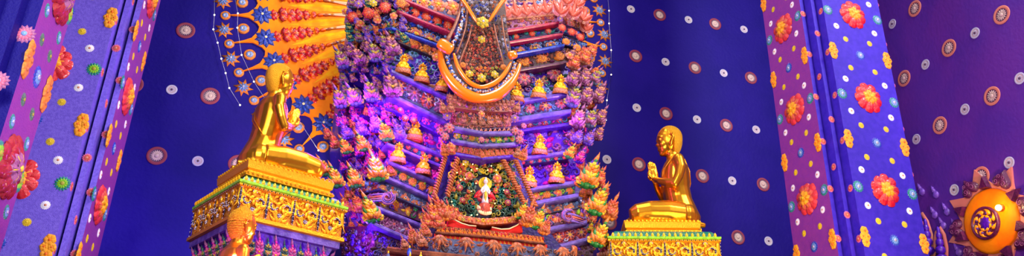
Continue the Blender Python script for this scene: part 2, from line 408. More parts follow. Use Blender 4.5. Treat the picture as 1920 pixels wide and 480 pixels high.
pillar([(-3.055, 8.283), (-2.115, 8.283), (-2.115, 8.54), (-2.088, 8.54), (-2.088, 8.403), (-2.03, 8.403), (-2.03, 8.66), (-2.0, 8.66), (-2.0, 8.52), (-1.94, 8.52), (-1.94, 9.36), (-3.2, 9.36), (-3.2, 8.45)],
       [PL]*9+[PU, PV, PV, PL], 'pale lavender stepped pillar studded with flowers, left of the dark blue wall')
pillar([(-3.1, 5.31), (-2.08, 5.31), (-2.08, 5.43), (-1.99, 5.43), (-1.99, 5.55), (-1.9, 5.55), (-1.9, 6.19), (-3.1, 6.19)],
       [PN, PN, PN, PN, PN, PU, PN, PN], 'nearest dark blue pillar with a purple side at the left edge of the photo')
nEV = -E2
def face_pattern(kind, fixed, c0, z0, period, names, facelabel, sx=1., k0=-3, k1=5, big='big_red', flip=1, wscale=1., daz=None, bigsc=.215, tx=''):
    """kind 'f' = front face (b fixed, coordinate a); 'sl' = face looking to -a; 'sr' = face looking to +a"""
    rows = []
    for k in range(k1, k0-1, -1):
        rows.append(z0+k*period)
    vis = [z for z in rows]
    def P(c, z):
        return AB(c0+c, fixed, z) if kind == 'f' else AB(fixed, c0+c, z)
    right = {'f': E1, 'sl': -E2, 'sr': E2}[kind]
    reds = [z for z in rows if inframe(P(0, z), 25)]
    ordn = {1: ['only'], 2: ['upper', 'lower'], 3: ['topmost', 'middle', 'lowest'], 4: ['topmost', 'second', 'third', 'lowest']}[max(1, len(reds))]
    elems = []
    for z in rows:
        elems += [(0, z, 'red', 'big red ruffled flower', 'flower', bigsc, 0, 0)]
        for s in (-1, 1):
            elems.append((.4*s, z, 'teal', 'teal daisy', 'daisy', .08, s, 0))
            for q in (-1, 1):
                elems.append((.305*s, z+.235*q*period/1.28, 'white', 'white daisy', 'daisy', .048, s, q))
                elems.append((.19*s, z+.42*q*period/1.28, 'yellow', 'yellow daisy', 'daisy', .045, s, 2*q))
            elems.append((.425*s, z+.64*period/1.28, 'org', 'orange crinkled blossom', 'blossom', .125, s, 3))
        elems.append((0, z+.64*period/1.28, 'blue', 'blue daisy', 'daisy', .075, 0, 3))
    for (c, z, key, desc, cat, R, s, q) in elems:
        p = P(c*wscale, z)
        if not inframe(p, 14): continue
        lr = {-1: 'left', 1: 'right', 0: ''}[s*(1 if kind != 'sl' else -1)] if kind != 'sr' else {-1: 'near', 1: 'far', 0: ''}[s]
        if kind == 'sl': lr = {-1: 'right', 1: 'left', 0: ''}[s]
        # nearest red below (q==3) or same
        zr = z-.64*period/1.28 if q == 3 else (z-.235*q*period/1.28 if abs(q) == 1 and key == 'white' else (z-.21*q*period/1.28 if key == 'yellow' else z))
        i = min(range(len(reds)), key=lambda i_: abs(reds[i_]-zr)) if reds else 0
        off = reds and abs(reds[i]-zr) > .1
        o_ = ordn[i] if reds else ''
        tn = names[key]
        tnm, col = tn if isinstance(tn, tuple) else (tn, None)
        d = col or desc
        if key == 'red': lab = f'{d}, {o_} one on {facelabel}'
        elif off:
            where = 'under' if reds[i] > zr else 'over'
            lv = {0: 'level with', 1: 'just above', -1: 'just below', 2: 'above', -2: 'below', 3: 'above'}[q]
            extra = {0: '', 1: 'upper ', -1: 'lower ', 2: 'upper inner ', -2: 'lower inner ', 3: 'halfway '}[q]
            lab = f'{d} far {where} the {o_} red flower, {extra}{lr} on {facelabel}'
        else:
            rel = {0: 'beside', 1: 'close above', -1: 'close below', 2: 'farther above', -2: 'farther below', 3: 'halfway above'}[q]
            lab = f'{d} {rel} the {o_} red flower, {lr} on {facelabel}'.replace(',  on', ', on').replace(', on', ' on') if s else f'{d} {rel} the {o_} red flower on {facelabel}'
        lab = lab.replace('  ', ' ')
        w = lab.split()
        if len(w) > 16: lab = ' '.join(w[:16])
        R = R*sx
        hz = {'red': .3, 'org': .45}.get(key, .42)
        if key == 'org': M = frame(p, right, EZ, (R*.9, R*1.0, R*.5))
        else: M = frame(p, right, EZ, (R, R, R*(hz+.25)))@rz(random.uniform(-.4, .4))
        inst(tnm, 'moulded_flower' if key in ('red', 'org') else 'daisy_boss', M, None, lab, cat, tx+{'red': 'big red flowers', 'org': 'orange blossoms', 'white': 'white daisies', 'yellow': 'yellow daisies', 'blue': 'blue daisies', 'teal': 'teal daisies'}[key]+' on the pillars')
def N(**k):
    d = dict(red='big_red', teal='daisy_teal2', white='daisy_white', yellow='daisy_yellow', org='blossom', blue='daisy_blue'); d.update(k); return d
face_pattern('f', 7.571, 7.02, 6.40, 1.28, N(), "right pillar's blue front", 1)
face_pattern('sl', 6.375, 8.236, 6.442, 1.286, N(red='big_red2'), "right pillar's purple side", 1, wscale=.86)
face_pattern('f', 8.283, -2.585, 5.555, 1.28, N(teal='daisy_teal'), "lavender pillar's front", 1)
face_pattern('sr', -1.94, 8.86, 5.56, 1.28, N(red=('big_red2', 'big magenta-red ruffled flower')), "lavender pillar's narrow purple side", 1, wscale=.86)
face_pattern('sr', -1.9, 5.87, 4.98, 1.41, N(red=('big_plum', 'big dark red ruffled flower'), teal=('daisy_teal', 'dark teal daisy'), org=('blossom2', 'brown-orange crinkled blossom'), white=('daisy_teal2', 'pale blue daisy'), yellow=('daisy_grey', 'grey-green daisy')), "nearest pillar's purple side", 1.15, wscale=.66, bigsc=.21)
# pink daisies down the stepped corners
ORD = ['topmost', 'second from top', 'third from top', 'fourth from top', 'fifth from top', 'sixth from top', 'seventh from top', 'eighth from top', 'ninth from top', 'tenth from top', 'eleventh from top', 'twelfth from top']
def strip(pos, right, zs, where, tn='daisy_pink', R=.05, d='pink daisy'):
    zs = [z for z in sorted(zs, reverse=True) if inframe(AB(pos[0], pos[1], z), 8)]
    for i, z in enumerate(zs):
        M = frame(AB(pos[0], pos[1], z), right, EZ, (R, R, R*.7))@rz(i)
        inst(tn, 'daisy_boss', M, None, f'{d}, {ORD[i]} {where}', 'daisy', 'pink daisies on the stepped pillar corners')
H_ = .643
strip((6.405, 7.81), E1, [7.72+k*H_ for k in range(-8, 4)], "on the leftmost corner strip of the right pillar")
strip((6.49, 7.69), E1, [7.35+k*2*H_ for k in range(-4, 3)], "on the middle corner strip of the right pillar")
strip((6.455, 7.75), -E2, [6.71+k*2*H_ for k in range(-4, 3)], "tucked in the groove of the right pillar's corner")
strip((6.55, 7.63), -E2, [7.68+k*H_ for k in range(-8, 4)], "on the groove edge beside right pillar's front")
strip((7.515, 7.63), E1, [7.35+k*H_ for k in range(-8, 4)], "on the far right edge of the right pillar")
strip((-2.115, 8.343), E2, [5.56+k*H_ for k in range(-4, 4)], "on the groove edge beside lavender pillar's front")
strip((-2.06, 8.403), E1, [5.9+k*2*H_ for k in range(-4, 4)], "on the middle corner strip of the lavender pillar")
strip((-2.03, 8.46), E2, [5.26+k*2*H_ for k in range(-4, 4)], "tucked in the groove of the lavender pillar's corner")
strip((-1.97, 8.52), E1, [5.58+k*H_ for k in range(-4, 4)], "on the outer corner strip of the lavender pillar")
inst('daisy_mauve', 'daisy_boss', frame(PB(46, 64, 5.55), E1, EZ, (.075, .075, .05)), None, 'mauve and blue daisy on the corner of the nearest dark blue pillar', 'daisy')
inst('daisy_mauve', 'daisy_boss', frame(PB(-4, 152, 5.43), E1, EZ, (.075, .075, .05)), None, 'mauve daisy cut by the left edge of the photo', 'daisy')
# ================================================================== WALL MEDALLIONS
def side_words(x, y, lst):
    pass
def meds(pts, plane, tn, R, desc, where, group):
    rows = {}
    def fn(x, y): return PB(x, y, 11.995) if plane == 'b' else PA(x, y, 9.695)
    right = E1 if plane == 'b' else -E2
    # rows by height
    L = sorted(((fn(x, y)[2], x, y) for x, y in pts), reverse=True)
    rws = []
    for z, x, y in L:
        if rws and abs(rws[-1][0][0]-z) < .45: rws[-1].append((z, x, y))
        else: rws.append([(z, x, y)])
    for ri, rw in enumerate(rws):
        rw.sort(key=lambda q: q[1])
        rn = ['top', 'second', 'third', 'fourth', 'fifth', 'sixth', 'seventh'][ri] if ri < len(rws)-1 or len(rws) < 2 else 'lowest'
        nm = {1: ['lone'], 2: ['left', 'right'], 3: ['left', 'middle', 'right'], 4: ['leftmost', 'second', 'third', 'rightmost']}[len(rw)]
        for i, (z, x, y) in enumerate(rw):
            M = frame(fn(x, y), right, EZ, (R, R, R*.45))@rz(x)
            inst(tn, 'wall_medallion', M, None, f'{desc}, {nm[i]} one in the {rn} row of them {where}', 'medallion', group)
meds([(1237, 28), (1341, 45), (1192, 105), (1303, 127), (1408, 146), (1249, 213), (1362, 235), (1198, 308), (1317, 330), (1431, 346), (1384, 445), (1143, 417)], 'b', 'med_red', .135, 'dark red medallion', 'right of the throne', 'red medallions on the back wall')
meds([(348, 57), (394, 180), (250, 158), (294, 292), (446, 307)], 'b', 'med_red', .145, 'dull red medallion', 'left of the halo', 'red medallions on the back wall')
meds([(1183, 17), (1291, 37), (1395, 55), (1248, 116), (1357, 137), (1194, 202), (1307, 224), (1418, 243), (1138, 299), (1259, 318+3), (1373, 339), (1441, 452)], 'b', 'med_white', .085, 'small white medallion', 'right of the throne', 'white medallions on the back wall')
meds([(272, 43), (322, 168), (371, 302), (216, 284)], 'b', 'med_white', .082, 'small white medallion', 'left of the halo', 'white medallions on the back wall')
meds([(1715, 16), (1779, 90), (1878, 28), (1695, 147), (1860, 180), (1762, 235), (1840, 330)], 'a', 'med_orange', .145, 'orange-rimmed medallion', 'on the purple side wall', 'orange-rimmed medallions on the side wall')
meds([(1673, 45), (1828, 62), (1735, 121), (1809, 205), (1912, 147), (1718, 261), (1892, 305), (1789, 356)], 'a', 'med_white', .088, 'small pale medallion', 'on the purple side wall', 'pale medallions on the side wall')
# droplets on the side wall
for i, (x, y) in enumerate([(1728, 357), (1754, 362), (1752, 400), (1773, 333+0), (1768, 424-4), (1793, 368+2), (1792, 428-4), (1797, 470), (1817, 476), (1775, 394)]):
    if i in (3, 5): continue
    P0 = PA(x, y, 9.69); b = MB(); M = frame(P0, -E2, EZ, .11)
    ell(b, (0, -.25, 0), (.55, .6, .3), 'lilac', 10, 6, M); sweep(b, [(M@np.array([-.15-.1*q, .2+.35*q, .05, 1]))[:3] for q in range(4)], [.034, .03, .02, .004], 'lilac', 6)
    ell(b, (-.35, .85, 0), (.22, .25, .2), 'lilac', 8, 5, M)
    tag(build('droplet_ornament', b), ['violet teardrop moulding highest and nearest the right pillar', 'violet teardrop moulding second in the top pair on side wall', 'violet teardrop moulding above the orange arches by the right pillar', '', 'violet teardrop moulding lower right of the pair by the arches', '', 'violet teardrop moulding midway between the arches and bright sun', 'violet teardrop moulding at the bottom frame edge', 'violet teardrop moulding at bottom edge close under the sun rosette', 'violet teardrop moulding left of the bright sun rosette'][i], 'wall ornament', 'violet teardrops on the side wall')
# ================================================================== SUN ROSETTE on the side wall
S0 = PA(1862, 415, 9.7); sun = empty('sun_rosette', S0, 'bright orange sun rosette with dark pierced centre and plum heart petals on side wall', 'wall rosette')
SM = frame(S0, -E2, EZ, 1.)
k = depth(S0)/1490; SR = 60*k*1.05
b = MB()
V = []; n = 32
for j in range(n):
    a = 2*pi*j/n+.1; q = j % 4; R = SR*(1.72 if q == 0 else 1.3 if q in (1, 3) else 1.12)
    V.append((R*cos(a), R*sin(a)))
pb_ = MB(); pb_.add([(x, y, .0) for x, y in V]+[(x, y, .03) for x, y in V], [tuple(range(n, 2*n))]+[(j, (j+1) % n, n+(j+1) % n, n+j) for j in range(n)], 'medal_orange'); b.merge(pb_, SM)
build('backing_star', b, sun, False)
b = MB(); lathe(b, [(SR*.98, .03), (SR*.97, .05), (SR*.9, .065), (SR*.55, .075), (SR*.5, .07)], 'halo_orange', 48, SM); build('disc', b, sun)
b = MB(); C2 = SM@T((SR*-.12, SR*-.04, .07))
lathe(b, [(SR*.5, 0), (SR*.5, .03), (SR*.44, .05), (SR*.43, .02), (SR*.2, .02)], 'plum', 36, C2)
lathe(b, [(SR*.2, .01), (SR*.19, .03), (SR*.05, .035)], 'violet', 16, C2)
for j in range(8):
    a = 2*pi*j/8; horn(pb2 := MB(), .3*cos(a), .3*sin(a), a+.5, .3, .07, 1.6, 'orange_yel', z=.1, zz=.02); b.merge(pb2, C2@sc(SR*.95, None, SR*.5))
    pb3 = MB(); horn(pb3, .2*cos(a+.4), .2*sin(a+.4), a-.6, .2, .045, -1.4, 'orange_yel', z=.1, zz=.02); b.merge(pb3, C2@sc(SR*.95, None, SR*.5))
    for q in range(2): ell(b, (SR*.3*cos(a+.3), SR*.3*sin(a+.3), .03), (.02, .02, .02), 'lilac', 6, 4, C2)
build('pierced_boss', b, sun)
def heart():
    b = MB(); P = []
    for j in range(24):
        t = 2*pi*j/24; P.append((16*sin(t)**3/17, (13*cos(t)-5*cos(2*t)-2*cos(3*t)-cos(4*t)+2)/17))
    V = [(x, y, 0) for x, y in P]+[(x*.92, y*.92, .3) for x, y in P]+[(x*.5, y*.5, .45) for x, y in P]+[(0, 0, .45)]
    f = [(l*24+j, l*24+(j+1) % 24, (l+1)*24+(j+1) % 24, (l+1)*24+j) for l in range(2) for j in range(24)]+[(48+j, 48+(j+1) % 24, 72) for j in range(24)]
    b.add(V, f, 'plum')
    for s in (-1, 1):
        curl(b, s*.4, .35, 0, .3, 'mauve', s, z=.42); curl(b, s*.22, -.15, 1, .22, 'mauve', -s, z=.44)
    return b
tmpl('heart', heart())
for j in range(7):
    a = [1.93, .95, .05, -.75, -1.6, -2.45, 3.05][j]
    M = SM@rz(a)@T((SR*1.3, 0, .04))@rz(pi/2)@sc(SR*.33, None, SR*.3)
    inst('heart', 'heart_petal', M, sun)
    a2 = a-.5; b = MB(); M = SM@rz(a2)@T((SR*1.12, 0, .04))
    b.add([(M@np.array(q))[:3] for q in ((-.07, -.08, 0, 1), (-.07, .08, 0, 1), (.13, 0, 0, 1), (-.06, -.07, .08, 1), (-.06, .07, .08, 1), (.1, 0, .08, 1))], [(3, 4, 5), (0, 1, 4, 3), (1, 2, 5, 4), (2, 0, 3, 5)], 'plum'); build('triangle_petal', b, sun, False)
LB = SM@T((SR*.62, SR*.18, .12))
b = MB(); ell(b, (0, 0, .06), (.045, .045, .045), 'hot_spot_glow', 12, 8, LB); lathe(b, [(.05, 0), (.055, .03), (.045, .05)], 'gold_dark', 12, LB); build('hot_spot_ball', b, sun)  # glowing ball and collar added where the disc reflects a spotlight
# arched ornament by the right pillar
A0 = PA(1757, 470, 9.6); ar = empty('arched_niche', A0, 'pair of orange outlined arches with dark violet figures inside, low beside the right pillar', 'wall ornament')
def pa_path(L, a=9.66): return [PA(x, y, a) for x, y in L]
for L in ([(1728, 400), (1738, 415), (1746, 440), (1748, 470), (1747, 500)], [(1750, 500), (1752, 460), (1756, 436), (1763, 428), (1770, 440), (1775, 465), (1774, 500)]):
    b = MB(); sweep(b, pa_path(L), .035, 'medal_orange', 8, .6, up=E1); build('arch_moulding', b, ar)
for (x, y) in ((1738, 440), (1762, 455)):
    b = MB()
    for dy, w in ((-22, 3.2), (-12, 5), (0, 7), (14, 9), (30, 11), (50, 12)):
        P0 = PA(x+dy*.12, y+dy, 9.6); ell(b, P0, (w*.0085, w*.0085, .075), 'violet', 10, 6)
    build('draped_figure', b, ar)
# ================================================================== HALO on the back wall
HC = (1.84, 9.29)
halo = empty('halo_panel', AB(HC[0], 11.98, 5.8), 'huge scalloped orange and yellow halo painted on the wall behind the throne', 'halo')
HM = frame(AB(HC[0], 12, HC[1]), E1, EZ, 1.)
angs = [191.2-9.1*1, 191.2] + [200.2+9.15*i for i in range(5)]; angs = sorted(angs)
while angs[-1] < 358-9: angs.append(angs[-1]+ (360-236.8)/13)
angs += [0.3+9*i for i in range(0, 4)] if angs[-1] < 355 else [360+9*i for i in range(1, 4)]
angs = sorted((a if a > 150 else a+360) for a in angs); angs = [angs[0]-9.15]+angs
RL = 2.80
b = MB(); V = []; tips = []
for i, a in enumerate(angs[:-1]):
    a0, a1 = radians(a), radians(angs[i+1]); am = (a0+a1)/2
    for (q, R) in ((0, 3.34), (.035, 3.14), (.09, 3.02), (.2, 2.96), (.33, 2.90), (.5, 2.87), (.67, 2.90), (.8, 2.96), (.91, 3.02), (.965, 3.14)):
        V.append((R*cos(a0+(a1-a0)*q), R*sin(a0+(a1-a0)*q)))
n = len(V)
V3 = [(x, y, 0) for x, y in V]+[(x, y, .035) for x, y in V]+[(0, 0, .03)]
o = MB(); o.add(V3, [(n+j, n+j+1, 2*n) for j in range(n-1)]+[(j, j+1, n+j+1, n+j) for j in range(n-1)], 'halo_orange'); b.merge(o, HM); build('scalloped_panel', b, halo, False)
# raised flame rays between lotus stems (alternating yellow fields)
def ringed(P, R, right=E1, parent=None, lab=None, plane_n=None, nm='ring_boss', grp=None):
    b = MB(); M = frame(P, right, EZ, R)
    lathe(b, [(1, 0, 'orange'), (1, .2, 'orange'), (.8, .3, 'orange'), (.62, .2, 'orange'), (.6, .3, 'blue_pale'), (.3, .42, 'blue_pale'), (.1, .3, 'yellow')], 'orange', 20, M)
    for j in range(8): petal(b, M@rz(j*pi/4)@T((0, .1, .3)), .45, .14, .15, 'silver', n=3, k=2)
    o = build(nm, b, parent)
    if lab: tag(o, lab, 'wall ornament', grp)
    return o
vis_i = 0; cnt = {'L': 0, 'R': 0}
LW = ['topmost', 'second', 'third', 'fourth', 'fifth', 'sixth', 'seventh', 'eighth', 'ninth', 'tenth']
lot = {'L': 0, 'R': 0}; st = {'L': 0, 'R': 0}; rg = {'L': 0, 'R': 0}; tp = {'L': 0, 'R': 0}
def HP(R, a, dz=.0): return (HM@np.array([R*cos(a), R*sin(a), dz, 1]))[:3]
order = sorted(range(len(angs)), key=lambda i: -sin(radians(angs[i])))
def nthr(P): return LW
cand = []
for i, a in enumerate(angs):
    A = radians(a); side = 'left' if cos(A) < 0 else 'right'
    cand.append((i, A, side))
def hidden(P):
    x, y = proj(P); return (660 < x < 1085) or (y > 300) or (x > 640 and y > 90) and x < 1085
def ordlist(kind, items):
    out = {}
    for side in ('left', 'right'):
        L = sorted([q for q in items if q[1] == side], key=lambda q: -q[2][2])
        for j, q in enumerate(L): out[q[0]] = LW[min(j, 9)]
    return out
lots = [(i, s, HP(RL, A)) for i, A, s in cand if inframe(HP(RL, A), 30) and not hidden(HP(RL, A))]
ol = ordlist('l', lots)
for i, s, P in lots:
    A = radians(angs[i])
    M = frame(HP(RL, A, .035), E1, EZ, (.19, .19, .1))@rz(A-pi/2)
    inst('lotus_blue', 'blue_lotus', M, None, f'blue lotus flower relief, {ol[i]} from top on the {s} side of the halo', 'flower relief', 'blue lotuses around the halo')
    # red flower spray pointing inwards
    b = MB(); R0 = RL-.16; Mx = HM@rz(A)
    for t in range(6):
        rr = R0-.13*t; w = (.09, .12, .12, .105, .085, .06)[t]
        for j in range(7):
            aa = pi+(j-3)*.45; M2 = Mx@T((rr, 0, .035+.02*(t % 2)))@rz(aa-pi/2); petal(b, M2, w*1.25, w*.42, w*.5, ('red', 'red_deep', 'orange_deep')[(j+t) % 3], n=3, k=2)
    for t in range(3): ell(b, (R0-.78-.1*t, 0, .05), (.06, .035-.008*t, .03), ('orange_deep', 'orange_brown', 'gold_dark')[t], 8, 4, Mx)
    tag(build('red_spray', b), f'red blossom spray pointing inward from the {ol[i]} blue lotus on halo, {s} side', 'flower relief', 'red sprays on the halo')
    # pale spear above it
b = MB(); b2 = MB(); b3 = MB()
for i, A, s in cand:
    Mx = HM@rz(A)
    o = MB(); o.add([(1.9, 0, .075), (1.15, -.05, .036), (1.15, .05, .036), (.4, 0, .06), (1.15, 0, .085)], [(0, 1, 4), (0, 4, 2), (1, 3, 4), (4, 3, 2)], 'cream'); b.merge(o, Mx)
    am = A+radians(4.57)
    Mm = HM@rz(am)
    # golden yellow flame field between rays: a low ridge
    o = MB(); o.add([(2.45, 0, .036), (1.9, -.07, .036), (1.9, .07, .036), (1.85, 0, .06), (.5, -.03, .036), (.5, .03, .036), (.5, 0, .06)], [(0, 1, 3), (0, 3, 2), (1, 4, 6, 3), (3, 6, 5, 2)], 'halo_yellow'); b2.merge(o, Mm)
build('spear_rays', b, halo, False); build('flame_rays', b2, halo, False)
sts = []; rgs = []; tps = []
for i, A, s in cand:
    am = A+radians(4.57); o = 0
    for L, R, aa in ((sts, 3.42, am), (rgs, 3.12, am), (tps, 3.38, A)):
        P = HP(R, aa)
        if inframe(P, 12) and not hidden(P): L.append((i, s, P, aa))
for L, kind in ((sts, 'star'), (rgs, 'ring'), (tps, 'tip')):
    od = ordlist('', L)
    for q in L:
        i, s, P, aa = q
        if kind == 'star': inst('star', 'star_ornament', frame(P, E1, EZ, (.155, .155, .2))@rz(aa), None, f'orange pointed star, {od[i]} from top {s} of the halo', 'star', 'orange stars around the halo')
        elif kind == 'ring': ringed(P, .095, lab=f'orange ringed boss inside a blue lobe, {od[i]} from top on halo {s} side', grp='ringed bosses in the halo lobes')
        else: ringed(P, .08, parent=None, lab=f'small ringed ball at a halo spear tip, {od[i]} from top on {s} side', nm='tip_boss', grp='balls at the halo spear tips')
# string of lights either side
for s, L in (('left', [(402, 0), (402, 28), (400, 55), (408, 80), (415, 110), (423, 137), (430, 165), (450, 197)]), ('left', [(441, 0), (446, 25), (445, 52), (453, 103), (476, 153), (500, 190), (560, 225), (597, 282)]), ('right', [(1140, 0), (1142, 20), (1142, 44), (1146, 94), (1146, 140), (1138, 188), (1136, 225)])):
    b = MB(); P = [PB(x, y, 11.93) for x, y in L]; sweep(b, P, .0035, 'silver', 5)
    e = empty('light_string', P[0], {402: 'outer string of tiny white bulbs hanging left of the halo', 441: 'inner string of tiny white bulbs across the halo, left side', 1140: 'string of tiny white bulbs hanging right of the halo'}[L[0][0]], 'string lights')
    build('cable', b, e)
    for (x, y) in L[1:]:
        b = MB(); ell(b, PB(x, y, 11.915), .014, 'bulb', 8, 6); build('bulb', b, e)
# ================================================================== THRONE
thr = empty('throne', AB(2.3, 9.6, 0), 'towering tiered throne crowded with multicoloured flame finials, rosettes and a painted central niche', 'throne')
MR_ = MR
# core hull so nothing shows through
b = MB(); HB = 10.45
hp = [PB(x, y, HB) for x, y in ((668, -30), (655, 40), (650, 110), (640, 150), (632, 230), (640, 300), (668, 360), (690, 480), (1120, 480), (1115, 400), (1095, 340), (1085, 300), (1100, 240), (1108, 170), (1092, 110), (1075, 40), (1060, -30))]
n = len(hp); V = hp+[q+E2*1.2 for q in hp]
b.add(V, [tuple(range(n-1, -1, -1)), tuple(range(n, 2*n))]+[(i, (i+1) % n, n+(i+1) % n, n+i) for i in range(n)], 'violet'); build('throne_core', b, thr, False)
b = MB(); prism(b, MR_, [(1.25, 9.9), (3.9, 9.9), (3.9, 11.6), (1.25, 11.6)], 0, 4.6, ['violet']*4, 'violet'); build('throne_plinth', b, thr, False)
class Path:
    def __init__(s, pts):
        s.tp = []; s.bt = []
        K = 5
        for i in range(len(pts)-1):
            for k in range(K+(i == len(pts)-2)):
                u = k/K; q = [pts[i][j]*(1-u)+pts[i+1][j]*u for j in range(4)]
                s.tp.append(PB(q[0], q[1], q[3])); s.bt.append(PB(q[0], q[2], q[3]))
        s.n = len(s.tp); c = [(a+b_)/2 for a, b_ in zip(s.tp, s.bt)]
        s.cum = [0]
        for i in range(1, s.n): s.cum.append(s.cum[-1]+np.linalg.norm(c[i]-c[i-1]))
        s.L = s.cum[-1]; s.c = c
        s.nr = []
        for i in range(s.n):
            t = c[min(i+1, s.n-1)]-c[max(i-1, 0)]; t = t/np.linalg.norm(t); h = np.cross(t, EZ)
            h /= np.linalg.norm(h); s.nr.append(h)     # outward (to the viewer when path runs left to right)
    def at(s, u, v=.5, out=0.):
        d = u*s.L; i = 0
        while i < s.n-2 and s.cum[i+1] < d: i += 1
        w = (d-s.cum[i])/max(1e-9, s.cum[i+1]-s.cum[i])
        top = s.tp[i]*(1-w)+s.tp[i+1]*w; bt = s.bt[i]*(1-w)+s.bt[i+1]*w
        t = s.c[i+1]-s.c[i]; t /= np.linalg.norm(t); h = s.nr[i]*(1-w)+s.nr[i+1]*w; h /= np.linalg.norm(h)
        P = bt*(1-v)+top*v+h*out
        return P, t, np.linalg.norm(top-bt)
    def ux(s, x):
        best = min(range(101), key=lambda k: abs(proj(s.at(k/100)[0])[0]-x)); return best/100
def band(name, pts, mt, trim=False, dep=.7, parent=None, bump=None):
    p = Path(pts); b = MB()
    h = p.at(.5)[2]
    if trim: cs = [(0, 1), (.35, .96), (.5, .75), (.5, .3), (.3, .08), (0, 0)]
    else: cs = [(0, 1), (0, 0)]
    V = []; k = len(cs)+2
    for i in range(p.n):
        T_, B_, N_ = p.tp[i], p.bt[i], p.nr[i]
        for o, v in cs: V.append(B_*(1-v)+T_*v+N_*o*h)
        V.append(B_-N_*dep); V.append(T_-N_*dep)
    f = [(i*k+j, i*k+(j+1) % k, (i+1)*k+(j+1) % k, (i+1)*k+j) for i in range(p.n-1) for j in range(k)]
    f += [tuple(range(k-1, -1, -1)), tuple((p.n-1)*k+j for j in range(k))]
    b.add(V, f, mt); p.ob = build(name, b, parent or thr, False); return p
def rel(p, pal, dens=1., h=.06, seed=0, kinds='cpr', vr=(.1, .9)):
    """carved relief crowding a panel"""
    rnd = random.Random(seed*13+5); b = MB(); hh = p.at(.5)[2]
    step = h*.8/dens; nu = max(2, int(p.L/step)); nv = max(1, int(hh*(vr[1]-vr[0])/step))
    for i in range(nu):
        for j in range(nv):
            u = (i+.5+rnd.uniform(-.35, .35))/nu; v = vr[0]+(vr[1]-vr[0])*(j+.5+rnd.uniform(-.3, .3))/nv
            P, t, _ = p.at(min(.99, max(.01, u)), v, .0)
            M = frame(P, t, EZ, h*rnd.uniform(.5, .8)); c = rnd.choice(pal); q = rnd.choice(kinds)
            M = M@rz(rnd.uniform(0, 6.3))
            if q == 'c': curl(b := b, 0, 0, 0, .8, c, rnd.choice((-1, 1)), z=.1, w=.24)if False else b.merge(CURLS[rnd.randrange(2)], M, {'X': c})
            elif q == 'p': b.merge(LEAF, M, {'X': c})
            else: b.merge(BUD, M, {'X': c, 'Y': rnd.choice(pal)})
    o_ = build('carved_relief', b, p.ob); o_['kind'] = 'stuff'; return o_
CURLS = []
for s in (-1, 1):
    cb = MB(); P = []; R = []
    for i in range(9):
        u = i/8; rr = .8*(1-.75*u); a = s*1.2*2*pi*u; P.append((cos(a)*rr, sin(a)*rr, .12)); R.append(.2*(1.1-.4*u)*(.3+.7*min(1, u*4)))
    sweep(cb, P, R, 'X', 5, 1.2); CURLS.append(cb)
LEAF = MB(); petal(LEAF, T((0, -.7, 0)), 1.5, .42, .5, 'X', n=4, k=4); sweep(LEAF, [(0, -.7, .3), (0, 0, .5), (0, .6, .3)], [.06, .07, .02], 'X', 5)
BUD = MB()
for j in range(5): petal(BUD, rz(j*2*pi/5), .8, .34, .4, 'X', tip=.6, n=3, k=2)
ell(BUD, (0, 0, .35), (.25, .25, .2), 'Y', 7, 4)
def along(p, tname, n, sc_, v=.5, nm='rosette', u0=0., u1=1., out=0., upz=True, zs=.7, jit=0., par=None):
    for i in range(n):
        u = u0+(u1-u0)*(i+.5)/n
        P, t, hh = p.at(u, v, out); S = hh*sc_
        inst(tname if isinstance(tname, str) else tname[i % len(tname)], nm, frame(P, t, EZ, (S, S, S*zs)), par or p.ob)
def seglabel(): pass
# ---- left wing bands: (x, ytop, ybot, b)
def wing(side, spec):
    out = {}
    for i, (key, kind, pts, mt, extra) in enumerate(spec):
        trim = kind == 't'
        p = band({'t': 'ledge_moulding', 'p': 'tier_panel', 'r': 'tier_recess'}[kind], pts, mt, trim, .75 if kind != 'r' else .3)
        out[key] = p
        if extra:
            for e in extra:
                if e[0] == 'rel': rel(p, e[1], e[2], e[3], i+len(side), *(e[4:]))
                else: along(p, *e[1:][:-1], **e[-1])
    return out
def o(tn, n, s, **k): return ('o', tn, n, s, k)
pal_mix = ['mauve', 'peach', 'grey_blue', 'lilac', 'plum', 'blue_pale']
pal_blue = ['blue', 'blue_pale', 'green_dark', 'violet_trim', 'navy', 'peach', 'teal']
pal_mag = ['magenta', 'violet', 'lilac', 'mauve', 'magenta', 'plum']
pal_warm = ['orange', 'peach', 'coral', 'orange_brown', 'brown']
pal_pur = ['plum', 'mauve', 'violet', 'brown', 'grey_blue']
pal_gr = ['green', 'teal', 'orange', 'green_dark', 'olive']
X0 = 850
